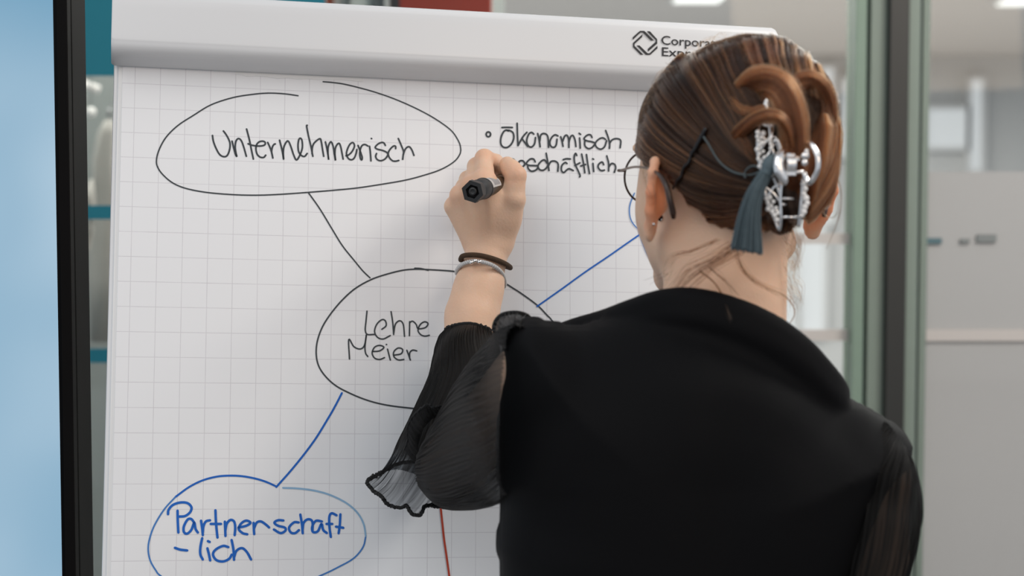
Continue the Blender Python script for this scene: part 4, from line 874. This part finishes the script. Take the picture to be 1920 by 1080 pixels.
def lock(name, ctr, rad, N, mt, seed, twist=1.0, flat=0.6, n=26, **k):
    r = np.random.default_rng(seed); P3 = []
    for (x,y,off) in ctr:
        p, nr = onhair(x, y); P3.append(p+(CAM-p)/np.linalg.norm(CAM-p)*off)
    P3 = resample(catmull(P3, 10), n); T, A, B = frames(P3); t = np.linspace(0,1,n); out = []
    prof = rad*np.interp(t, [0,.12,.5,.88,1], [.55,.9,1,.8,.35])
    toC = (CAM-P3)/np.linalg.norm(CAM-P3, axis=1)[:,None]; B = toC-T*np.sum(toC*T,1)[:,None]; B /= np.linalg.norm(B,axis=1)[:,None]+1e-9; A = np.cross(T,B)
    nc = max(8, N//45); ca = r.random(nc)*6.283; cq = np.sqrt(r.random(nc))*.85; ctn = r.random(nc); tn = []
    for i in range(N):
        k2 = r.integers(nc); dx = cq[k2]*math.cos(ca[k2])+r.normal(0,.13); dy = cq[k2]*math.sin(ca[k2])+r.normal(0,.13); tw = twist*(t-.5)*1.1+.12*np.sin(4*t+ca[k2]); ww = 1+.10*np.sin(5*t+ca[k2]*3)
        xx = (dx*np.cos(tw)-dy*np.sin(tw))*ww; yy = (dx*np.sin(tw)+dy*np.cos(tw))*ww
        e = n if r.random() < .7 else r.integers(int(n*.6), n)
        out.append((P3+A*(xx*prof)[:,None]+B*(yy*prof*flat)[:,None]+r.normal(0,.00025,3))[:e]); tn.append(.6*ctn[k2]+.4*r.random())
    k['tone'] = tn
    return curves(name, out, mt, 0.00014, person, kind='stuff', **k)
lock('hair_lock', [(1385,168,.002),(1412,152,.006),(1442,150,.012),(1468,168,.016),(1484,205,.018),(1490,255,.018),(1490,310,.014),(1486,370,.006)], .0125, 2600, M_hair_lit, 11, .8, .5, label='twisted lock looping over the top of the clip')
lock('hair_lock', [(1478,178,.004),(1494,156,.009),(1518,150,.012),(1540,165,.013),(1553,195,.012),(1556,240,.008)], .0080, 1500, M_hair_lit, 12, .6, .6, label='auburn loop at the top right')
lock('hair_lock', [(1540,215,.006),(1538,255,.008),(1530,300,.009),(1518,345,.009),(1508,385,.006)], .0120, 2000, M_hair_lit, 16, .6, .45, label='auburn lock curving down the right side')
lock('hair_lock', [(1372,262,.003),(1394,240,.010),(1418,223,.020),(1444,216,.029),(1468,226,.030),(1482,255,.024),(1488,295,.014)], .0058, 1000, M_hair_lit, 13, .7, .6, label='lock crossing in front of the clip')
lock('hair_lock', [(1312,118,.001),(1338,152,.003),(1362,196,.004),(1386,242,.005),(1408,290,.005),(1425,335,.003)], .0036, 420, M_hair_lit, 14)
lock('hair_lock', [(1350,150,.001),(1378,190,.003),(1408,208,.006),(1432,205,.008),(1455,215,.008)], .0060, 700, M_hair_lit, 17)
lock('hair_lock', [(1448,395,.004),(1460,420,.008),(1476,432,.009),(1490,420,.008),(1498,395,.006)], .0085, 900, M_hair, 15, label='dark tucked end under the clip')
lock('hair_lock', [(1472,330,.004),(1480,370,.008),(1484,405,.009),(1482,440,.006)], .0090, 900, M_hair, 18)
# loose wisps on neck, ear and outline
def wisp(pts, N, spread, seed, rad=0.00011, out=None):
    r = np.random.default_rng(seed); B0 = resample(catmull([px(*p) for p in pts], 10), 22); t = np.linspace(0,1,22)[:,None]
    for i in range(N):
        a = r.normal(0, spread, 3); b_ = r.normal(0, spread, 3); c = r.normal(0, spread*.5, 3)
        out.append(B0+a*(1-t)*.6+b_*t+c*np.sin(3.1*t*(1+r.random()))) 
ws = []
wisp([(1385,462,1.395),(1345,490,1.392),(1300,520,1.398),(1268,550,1.412)], 26, .0028, 1, out=ws)
wisp([(1372,455,1.395),(1335,482,1.394),(1290,505,1.402),(1258,545,1.415)], 20, .0028, 2, out=ws)
wisp([(1395,470,1.392),(1340,500,1.392),(1290,545,1.396),(1270,556,1.402)], 12, .0028, 12, out=ws)
wisp([(1345,450,1.40),(1300,470,1.408),(1265,478,1.42),(1253,500,1.428)], 14, .0022, 3, out=ws)
wisp([(1312,508,1.392),(1335,525,1.390),(1350,545,1.388),(1360,575,1.375),(1370,600,1.366)], 12, .0010, 4, out=ws)
wisp([(1330,500,1.390),(1365,530,1.389),(1385,555,1.388)], 8, .0016, 5, out=ws)
wisp([(1380,470,1.392),(1390,500,1.390),(1410,522,1.390),(1440,540,1.394),(1465,550,1.41)], 14, .0022, 6, out=ws)
wisp([(1385,485,1.390),(1405,520,1.389),(1440,540,1.392),(1468,553,1.40),(1486,572,1.405),(1490,590,1.405),(1480,608,1.405)], 10, .00035, 7, out=ws)
wisp([(1500,440,1.40),(1496,480,1.41),(1490,505,1.415),(1484,490,1.42)], 14, .0025, 8, out=ws)
wisp([(1553,305,1.40),(1568,325,1.40),(1577,360,1.40),(1574,400,1.40),(1560,440,1.40),(1549,468,1.40)], 5, .0005, 9, out=ws)
wisp([(1548,330,1.40),(1540,375,1.40),(1545,400,1.40),(1560,408,1.40),(1570,398,1.40),(1574,372,1.40)], 4, .0005, 10, out=ws)
wisp([(1556,300,1.41),(1565,300,1.41),(1573,312,1.41)], 3, .0004, 13, out=ws)
wisp([(1250,508,1.42),(1238,520,1.42),(1225,530,1.42)], 6, .003, 14, out=ws)
wisp([(1208,330,1.40),(1212,350,1.40),(1220,365,1.40)], 3, .0008, 15, out=ws)
wisp([(1225,345,1.395),(1228,375,1.39),(1226,400,1.392)], 2, .0008, 16, out=ws)
r_ = np.random.default_rng(33)
for i in range(120):                     # flyaways round the outline
    a = r_.uniform(-.35, 3.3); cx, cy = 1381, 262; R1, R2 = 179, 193
    x, y = cx-R1*math.cos(a), cy-R2*math.sin(a); d = 1.45; L = r_.uniform(6, 26); da = r_.uniform(-.12,.12)
    p0 = px(x+8*math.cos(a), y+8*math.sin(a), d); p1 = px(cx-(R1+L*.4)*math.cos(a+da), cy-(R2+L*.4)*math.sin(a+da), d+r_.normal(0,.01)); p2 = px(cx-(R1+L*.3)*math.cos(a+2.2*da), cy-(R2+L*.3)*math.sin(a+2.2*da), d)
    ws.append(resample(catmull([p0,p1,p2], 8), 12))
for i in range(90):                      # fine fringe down the right of the neck
    x = r_.uniform(1474, 1504); y = r_.uniform(420, 560); p0 = px(x-10, y, 1.44)
    ws.append(resample(catmull([p0, px(x+r_.uniform(-4,6), y+r_.uniform(10,24), 1.44), px(x+r_.uniform(-8,8), y+r_.uniform(26,50), 1.44)], 8), 12))
curves('hair_wisps', ws, M_hair, 0.00010, person, kind='stuff', label='loose wisps on the neck and round the outline')
# ------------------------------------------------------------------ things worn and held
M_marker = mat('marker_black', (0.012,0.012,0.012), 0.45, noise=0.2, nscale=90); M_marker2 = mat('marker_dark_barrel', (0.055,0.035,0.018), 0.3, noise=0.15); M_label = mat('marker_label', (0.55,0.52,0.50), 0.5); M_silverp = mat('label_grey', (0.30,0.29,0.29), 0.5)
tip = on_board(965, 336, 0.0004); endp = px(887, 359, 1.662); ax = tip-endp; LEN = np.linalg.norm(ax); ax = ax/LEN
mk = empty('marker_pen', endp, label='thick black marker pen held between thumb and index finger', cat='marker')
bm = bmesh.new(); lathe(bm, endp+ax*0.030, ax, [(0,.0085),(.001,.0092),(LEN-.030-.030,.0092),(LEN-.030-.026,.0085),(LEN-.030-.016,.0062),(LEN-.030-.012,.0045),(LEN-.030-.006,.0040)], 28); frombm('barrel', bm, M_marker2, mk, True)
bm = bmesh.new(); lathe(bm, endp, ax, [(.0000,.0060),(.0000,.0085),(.0006,.0093),(.010,.0099),(.012,.0099),(.0125,.0102),(.033,.0102),(.0336,.0107),(.0352,.0107),(.0358,.0096)], 32)
frombm('end_cap', bm, M_marker, mk, True).modifiers.new('e','EDGE_SPLIT').split_angle = R_(35)
# hexagonal rim of the cap, with the ring and the dimple of its face
n_ = np.cross(ax, [0,0,1.0]); n_ /= np.linalg.norm(n_); b_ = np.cross(ax, n_)
def hexring(R1, R2, d0, d1, seg=6):
    bm = bmesh.new(); q = []
    for (R, d) in ((R2,d0),(R1,d0),(R1,d1),(R2,d1)):
        q.append([bm.verts.new(tuple(endp+ax*d+(n_*math.cos(t)+b_*math.sin(t))*R)) for t in np.linspace(0,2*math.pi,seg,endpoint=False)+.3])
    for i in range(4):
        for j in range(seg): bm.faces.new((q[i][j],q[i][(j+1)%seg],q[(i+1)%4][(j+1)%seg],q[(i+1)%4][j]))
    return bm
frombm('cap_rim', hexring(.0112, .0070, -.0022, .0068), M_marker, mk)
bm = hexring(.0066, .0048, -.0012, .0006, 28); frombm('cap_ring', bm, M_bezel, mk, True)
bm = bmesh.new(); lathe(bm, endp+ax*-.0016, ax, [(0,.0008),(-.0,.0016),(-.0003,.0020),(-.0002,.0040),(.0016,.0046),(.002,.003)], 24); frombm('cap_plug', bm, M_marker, mk, True)
toc = (CAM-endp)/np.linalg.norm(CAM-endp); upv = toc-ax*np.dot(toc,ax); upv /= np.linalg.norm(upv); upv = upv+0.75*(np.array([0,0,1.0])-ax*ax[2]); upv -= ax*np.dot(upv,ax); upv /= np.linalg.norm(upv); sv = np.cross(ax, upv)
if np.dot(sv, [1,0,0]) < 0: sv = -sv
def wrap(name, d0, d1, a0, a1, R, m):
    bm = bmesh.new(); A = np.linspace(a0, a1, 10)
    v0 = [bm.verts.new(tuple(endp+ax*d0+(upv*math.cos(t)+sv*math.sin(t))*R)) for t in A]; v1 = [bm.verts.new(tuple(endp+ax*d1+(upv*math.cos(t)+sv*math.sin(t))*R)) for t in A]
    for i in range(9): bm.faces.new((v0[i],v0[i+1],v1[i+1],v1[i]))
    return frombm(name, bm, m, mk, True)
wrap('label', .0370, .0690, -.75, .75, .00935, M_label); wrap('label_print', .046, .066, -.55, .55, .00945, M_silverp)
bm = bmesh.new(); lathe(bm, tip-ax*.037, ax, [(0,.0035),(.030,.0028),(.035,.0022),(.0368,.0012)], 14); frombm('nib', bm, M_marker, mk, True)
# hair tie and bracelet round the wrist
M_tie = mat('brown_elastic', (0.055,0.028,0.012), 0.9, noise=0.25, nscale=300, bump=0.5, bscale=900); M_brac = mat('grey_white_braid', (0.50,0.49,0.48), 0.7, noise=0.25, nscale=400); M_silver = mat('silver', (0.80,0.79,0.78), 0.22, metal=1.0)
def wristring(pts, back, r, n=60):
    return catmull([px(*p) for p in pts+back], 8, True)
tie = wristring([(864,487,1.738),(868,480,1.728),(885,478,1.721),(905,480,1.719),(930,487,1.722),(950,496,1.732),(957,502,1.748)], [(950,500,1.768),(920,490,1.778),(885,484,1.772),(868,486,1.755)], 0)
bm = bmesh.new(); tube(bm, tie, 0.0026, 10, True); o = frombm('hair_tie', bm, M_tie, None, True, label='thin brown elastic hair tie round the left wrist', cat='hair tie')
br = wristring([(857,513,1.744),(859,503,1.732),(870,494,1.722),(888,490,1.716),(908,492,1.714),(926,499,1.717),(940,511,1.728),(946,526,1.742),(944,538,1.754)], [(930,530,1.770),(900,515,1.778),(872,512,1.765)], 0)
bc = empty('bracelet', br[0], label='grey white braided bracelet below the hair tie', cat='bracelet')
bm = bmesh.new(); tube(bm, br, 0.0017, 8, True); frombm('cord', bm, M_brac, bc, True)
T, N_, B_ = frames(br); s = np.arange(len(br)*4)/4.0
Pf = np.stack([np.interp(s, np.arange(len(br)), br[:,i]) for i in range(3)],1); Nf = np.stack([np.interp(s, np.arange(len(br)), N_[:,i]) for i in range(3)],1); Bf = np.stack([np.interp(s, np.arange(len(br)), B_[:,i]) for i in range(3)],1)
for q in range(2):
    bm = bmesh.new(); a = s*1.9+q*math.pi; tube(bm, Pf+Nf*(np.cos(a)*.0013)[:,None]+Bf*(np.sin(a)*.0013)[:,None], 0.0010, 6); frombm('braid_strand', bm, M_brac, bc, True)
bm = bmesh.new()
for (x,y) in ((884,492),(891,489),(899,491)): sphere(bm, px(x,y,1.7125), .0022, 10)
frombm('clasp', bm, M_silver, bc, True)
# glasses
M_gl = mat('tortoise_frame', (0.035,0.018,0.012), 0.3, noise=0.5, nscale=150); M_glm = mat('dark_metal_frame', (0.16,0.12,0.10), 0.3, metal=0.8); M_lens = glass('lens', (0.97,0.98,0.97))
gs = empty('glasses', hd(.05,.09,-.03), label='round thin framed glasses with dark temples hooked over the ears', cat='glasses')
fr = hd(.050,.083,-.026)
for s in (1,-1):
    lc = hd(s*.031,.094,-.030); sp = HL_*s*.985-HF*.13; sp /= np.linalg.norm(sp)
    RR = .0235
    ring = [lc+sp*RR*math.cos(t)+HU*RR*.98*math.sin(t) for t in np.linspace(0,2*math.pi,40,endpoint=False)]
    bm = bmesh.new(); tube(bm, ring, 0.0010, 8, True); frombm('rim', bm, M_gl, gs, True)
    bm = bmesh.new(); vs = [bm.verts.new(tuple(p)) for p in ring]; bm.faces.new(vs); frombm('lens', bm, M_lens, gs)
    hg = lc+sp*(RR+.0065)+HU*.006
    bm = bmesh.new(); tube(bm, catmull([lc+sp*RR*.97+HU*.006, hg, hg-HF*.006], 5), 0.0014, 8); frombm('end_piece', bm, M_glm, gs, True)
    if s == 1: tp = catmull([hg-HF*.003, px(1190,313,1.475), px(1216,316,1.432), px(1229,322,1.412)], 8)
    else: tp = catmull([hg-HF*.003, hd(-.079,.04,-.025), hd(-.0825,.0,-.022), hd(-.0825,-.010,-.024)], 8)
    bm = bmesh.new(); tube(bm, tp, 0.0011, 8); frombm('temple', bm, M_glm, gs, True)
    if s == 1: q = catmull([tp[-1], px(1240,332,1.398), px(1250,350,1.390), px(1256,375,1.389), px(1261,395,1.392), px(1263,409,1.396)], 8)
    else: q = catmull([tp[-1], hd(-.082,-.022,-.034), hd(-.0785,-.028,-.050), hd(-.076,-.030,-.064)], 8)
    bm = bmesh.new(); tube(bm, q, np.interp(np.linspace(0,1,len(q)), [0,.3,.85,1], [.0012,.0022,.0027,.0018]), 10); frombm('temple_tip', bm, M_gl, gs, True)
bm = bmesh.new(); tube(bm, catmull([hd(.0105,.103,-.026), hd(0,.108,-.022), hd(-.0105,.103,-.026)], 8), 0.0010, 8); frombm('bridge', bm, M_gl, gs, True)
# ear studs
for i,(x,y,d,rr_,m,lab) in enumerate(((1238,409,1.386,.0026,M_bezel,'dark round ear stud back on the left ear lobe'),(1226,420,1.398,.0014,M_silver,'tiny silver ear stud at the bottom of the left ear'))):
    h = bodyb.ray_cast(Vector(CAM), Vector(ray(x,y)))[0]; d = float((np.array(h)-CAM)@CF)-rr_*.5
    e = empty('ear_stud', px(x,y,d), label=lab, cat='earring')
    bm = bmesh.new(); sphere(bm, px(x,y,d), rr_, 12); frombm('stud', bm, m, e, True)
    bm = bmesh.new(); tube(bm, [px(x,y,d), px(x-3,y,d+.006)], rr_*.3, 6); frombm('pin', bm, M_silver, e)
    if i == 0: bm = bmesh.new(); sphere(bm, px(x+3,y+3,d-.0022), .0009, 8); frombm('bead', bm, M_silver, e, True)
# bobby pin
pin = []
for t in np.linspace(0,1,40):
    x = 1336+(1272-1336)*t; y = 242+(348-242)*t; wv = 1.8*math.sin(t*6.283*4.2) if .38 < t < .85 else 0
    p, n = onhair(x+wv*.86, y+wv*.5); pin.append(p+n*(.0082))
M_pin = mat('black_lacquered_wire', (0.008,0.008,0.009), 0.35)
bpn = empty('bobby_pin', pin[20], label='black crimped bobby pin slid into the hair behind the left ear', cat='hair pin')
bm = bmesh.new(); tube(bm, resample(pin, 80), np.interp(np.linspace(0,1,80),[0,.12,.2,1],[.0017,.0016,.0011,.0010]), 8); frombm('wavy_prong', bm, M_pin, bpn, True)
bm = bmesh.new(); q = [p-((CAM-p)/np.linalg.norm(CAM-p))*.0022 for p in resample(pin, 20)]; tube(bm, q, .0009, 6); frombm('straight_prong', bm, M_pin, bpn, True)
# claw clip
M_sil2 = mat('bright_silver', (0.86,0.85,0.84), 0.18, metal=1.0, noise=0.1, nscale=300); M_pearl = mat('white_pearl', (0.82,0.80,0.77), 0.2, coat=0.6)
DC = np.median([np.linalg.norm(onhair(x,y)[0]-CAM) for x,y in ((1465,300),(1490,300),(1500,350))])-0.027
CL = lambda x,y,o=0.0: px(x,y,DC-o)
clip = empty('claw_clip', CL(1480,310), label='silver claw clip set with pearls holding the twist of hair', cat='hair clip')
def rod(name, pts, r, m=M_sil2, seg=8, n=6, par=clip, closed=False, rz=None):
    bm = bmesh.new(); q = catmull(pts, n, closed) if len(pts) > 2 else np.array(pts); tube(bm, q, r, seg, closed, rz); return frombm(name, bm, m, par, True)
# left jaw: a pointed openwork leaf of rods
Lo = [(1437,186,.002),(1443,206,.004),(1449,240,.006),(1447,268,.008),(1458,262,.010),(1466,290,.012),(1466,330,.012),(1463,370,.010),(1464,405,.008),(1461,432,.004),(1453,412,.004),(1440,385,.004),(1434,352,.004),(1428,320,.004),(1421,290,.004),(1421,255,.004),(1426,228,.003),(1432,205,.002)]
bm = bmesh.new(); tube(bm, catmull([CL(*p) for p in Lo], 4, True), .0011, 8, True); jl = frombm('jaw', bm, M_sil2, clip, True, label='left jaw, an openwork leaf')
inner = [[(1436,190),(1442,230),(1444,262)],[(1423,250),(1436,262),(1447,268)],[(1421,285),(1432,272),(1448,250)],[(1424,302),(1440,290),(1452,268)],[(1446,262),(1450,285),(1458,320)],[(1452,255),(1460,280),(1466,300)],[(1430,325),(1444,330),(1460,322)],[(1434,350),(1450,362),(1463,380)],[(1450,332),(1458,352),(1464,372)],[(1437,372),(1450,352),(1462,345)],[(1442,388),(1452,392),(1463,402)],[(1452,412),(1456,400),(1463,392)],[(1432,210),(1440,214),(1444,210)],[(1428,232),(1438,236),(1448,236)]]
for p in inner: rod('jaw_rod', [CL(x,y,.006) for x,y in p], .0011, par=jl)
rp_ = np.random.default_rng(5)
for (x,y) in [(1421,248),(1420,256),(1422,264),(1427,258),(1431,250),(1424,272),(1430,268),(1420,280),(1424,288),(1431,284),(1422,298),(1428,304),(1434,296),(1425,312),(1431,316),(1436,308),(1440,380),(1446,386),(1450,378),(1440,392),(1448,397),(1455,390),(1452,404),(1458,400),(1456,412),(1437,372),(1443,370),(1444,262),(1445,270),(1446,278)]:
    bm = bmesh.new(); sphere(bm, CL(x,y,.009+.002*rp_.random()), .0014+.0008*rp_.random(), 8); frombm('pearl', bm, M_pearl, clip, True)
# right jaw, seen edge on
bm = bmesh.new(); tube(bm, catmull([CL(*p) for p in [(1500,214,-.004),(1503,245,.002),(1504,290,.004),(1505,340,.004),(1502,385,.002),(1498,425,-.002)]], 8), .0013, 8, rz=.0026); jr = frombm('jaw', bm, M_sil2, clip, True, label='right jaw seen edge on')
for i,(x,y,r) in enumerate([(1500,221,1.6),(1502,231,1.5),(1504,240,2.0),(1505,251,2.2),(1503,262,1.8),(1506,272,1.8),(1506,345,2.0),(1509,354,2.2),(1507,364,2.0),(1511,372,2.4),(1513,381,2.0),(1509,388,2.2),(1507,397,2.2),(1504,404,1.5)]):
    bm = bmesh.new(); sphere(bm, CL(x,y,.006), r*.00115, 8); frombm('pearl', bm, M_pearl, clip, True)
# hinge, spring and the two finger grips
rod('hinge_pin', [CL(1468,296,.014), CL(1515,294,.014)], .0016); rod('hinge_pin', [CL(1480,322,.013), CL(1508,322,.013)], .0014)
sp_ = [CL(1474+ .55*i, 308, .014)+np.array([0, .0042*math.sin(i*1.0), .0060*math.cos(i*1.0)]) for i in range(34)]
rod('spring', sp_, .0009, n=3, seg=6)
bm = bmesh.new()
for (x0,y0,x1,y1) in ((1475,287,1491,303),(1476,322,1493,330),(1490,296,1500,302)):
    a = CL(x0,y1,.016); obox(bm, a, CL(x1,y1,.016)-a, np.array([0,.006,0]), CL(x0,y0,.016)-a, .0008)
frombm('hinge_plate', bm, M_sil2, clip)
def grip(pts, label): 
    bm = bmesh.new(); tube(bm, catmull([CL(*p) for p in pts], 8, True), .0015, 10, True, rz=.0028); frombm('grip', bm, M_sil2, clip, True, label=label)
grip([(1466,282,.016),(1459,292,.020),(1456,308,.022),(1458,324,.022),(1464,336,.020),(1471,345,.016),(1473,335,.018),(1467,322,.019),(1464,308,.019),(1466,294,.018)], 'left crescent grip')
rod('grip', [CL(*p) for p in [(1507,275,.012),(1514,269,.015),(1523,273,.019),(1531,287,.022),(1534,303,.023),(1532,320,.022),(1525,335,.019),(1517,343,.015),(1512,336,.013),(1507,325,.012)]], .0021, seg=10)
for (x,y,r) in ((1509,292,3.4),(1508,305,2.6),(1471,325,2.4),(1512,283,2.0)):
    bm = bmesh.new(); sphere(bm, CL(x,y,.016), r*.0011, 12); frombm('rivet', bm, M_sil2, clip, True)
for (y,x0,x1) in ((372,1466,1488),(383,1464,1473),(407,1463,1502)):
    rod('tooth', [CL(x0,y,.006), CL(x1,y,.004)], .0011)
# tassel with its cord
M_tas = mat('slate_thread', srgb(82,98,104), 0.75, noise=0.2, nscale=200, sheen=0.1); M_tas2 = mat('slate_thread_dark', srgb(54,68,74), 0.8, noise=0.2, nscale=200)
tk = CL(1446,305,.012); ts = empty('tassel', tk, label='slate grey thread tassel hanging beside the clip on a thin cord', cat='tassel')
bm = bmesh.new(); lathe(bm, CL(1452,290,.013), CL(1436,326,.013)-CL(1452,290,.013), [(0,.001),(.001,.0035),(.005,.0058),(.010,.0062),(.013,.0048),(.0145,.0040),(.017,.0050)], 16); frombm('knob', bm, M_tas, ts, True)
r_ = np.random.default_rng(8); fs = []; core = []
for i in range(900):
    u = r_.uniform(-1,1); v = r_.uniform(-1,1)*math.sqrt(max(0,1-u*u)); e = r_.normal(0,2.2)
    p0 = CL(1440+u*9, 318+u*6, .013+v*.003); p1 = CL(1416+u*15, 362+u*4+e*.2, .015+v*.006); p2 = CL(1405+u*21, 405+u*2, .016+v*.008); p3 = CL(1400+u*30+r_.normal(0,.6), 469+u*5+e, .016+v*.009)
    fs.append(resample(catmull([p0,p1,p2,p3], 8), 18))
curves('threads', fs[:600], M_tas, 0.00028, ts, taper=.9, kind='stuff'); curves('threads', fs[600:], M_tas2, 0.00028, ts, taper=.9, kind='stuff')
bm = bmesh.new(); rings = []
for (x,y,rx) in ((1440,316,7),(1428,340,11),(1416,365,14),(1408,395,17),(1404,430,22),(1400,464,27)):
    rings.append([bm.verts.new(tuple(CL(x+rx*.85*math.cos(t), y+3*math.cos(t), .014+.005*rx/20*math.sin(t)))) for t in np.linspace(0,2*math.pi,14,endpoint=False)])
for A,B2 in zip(rings, rings[1:]): [bm.faces.new((A[j],A[(j+1)%14],B2[(j+1)%14],B2[j])) for j in range(14)]
bm.faces.new(rings[-1]); bm.faces.new(rings[0][::-1]); frombm('thread_core', bm, M_tas2, ts, True)
def cordpt(x,y,o=.0095): 
    p,n = onhair(x,y); return p+(CAM-p)/np.linalg.norm(CAM-p)*o
M_cord = mat('slate_cord', srgb(72,82,84), 0.7)
rod('cord', [cordpt(1319,256,.011),cordpt(1330,273),cordpt(1345,298),cordpt(1362,315),cordpt(1382,325),cordpt(1405,328),CL(1418,325,.006),CL(1432,318,.010)], .0009, M_cord, par=ts)
rod('cord', [CL(1397,333,.004),cordpt(1396,325,.011),cordpt(1402,316,.012),CL(1412,311,.006),CL(1424,313,.008),CL(1438,308,.012)], .0008, M_cord, par=ts)
for o in list(C.objects):
    if o.get('label') is None and o.parent is None and o.type == 'EMPTY' and o.get('kind') is None: bpy.data.objects.remove(o)
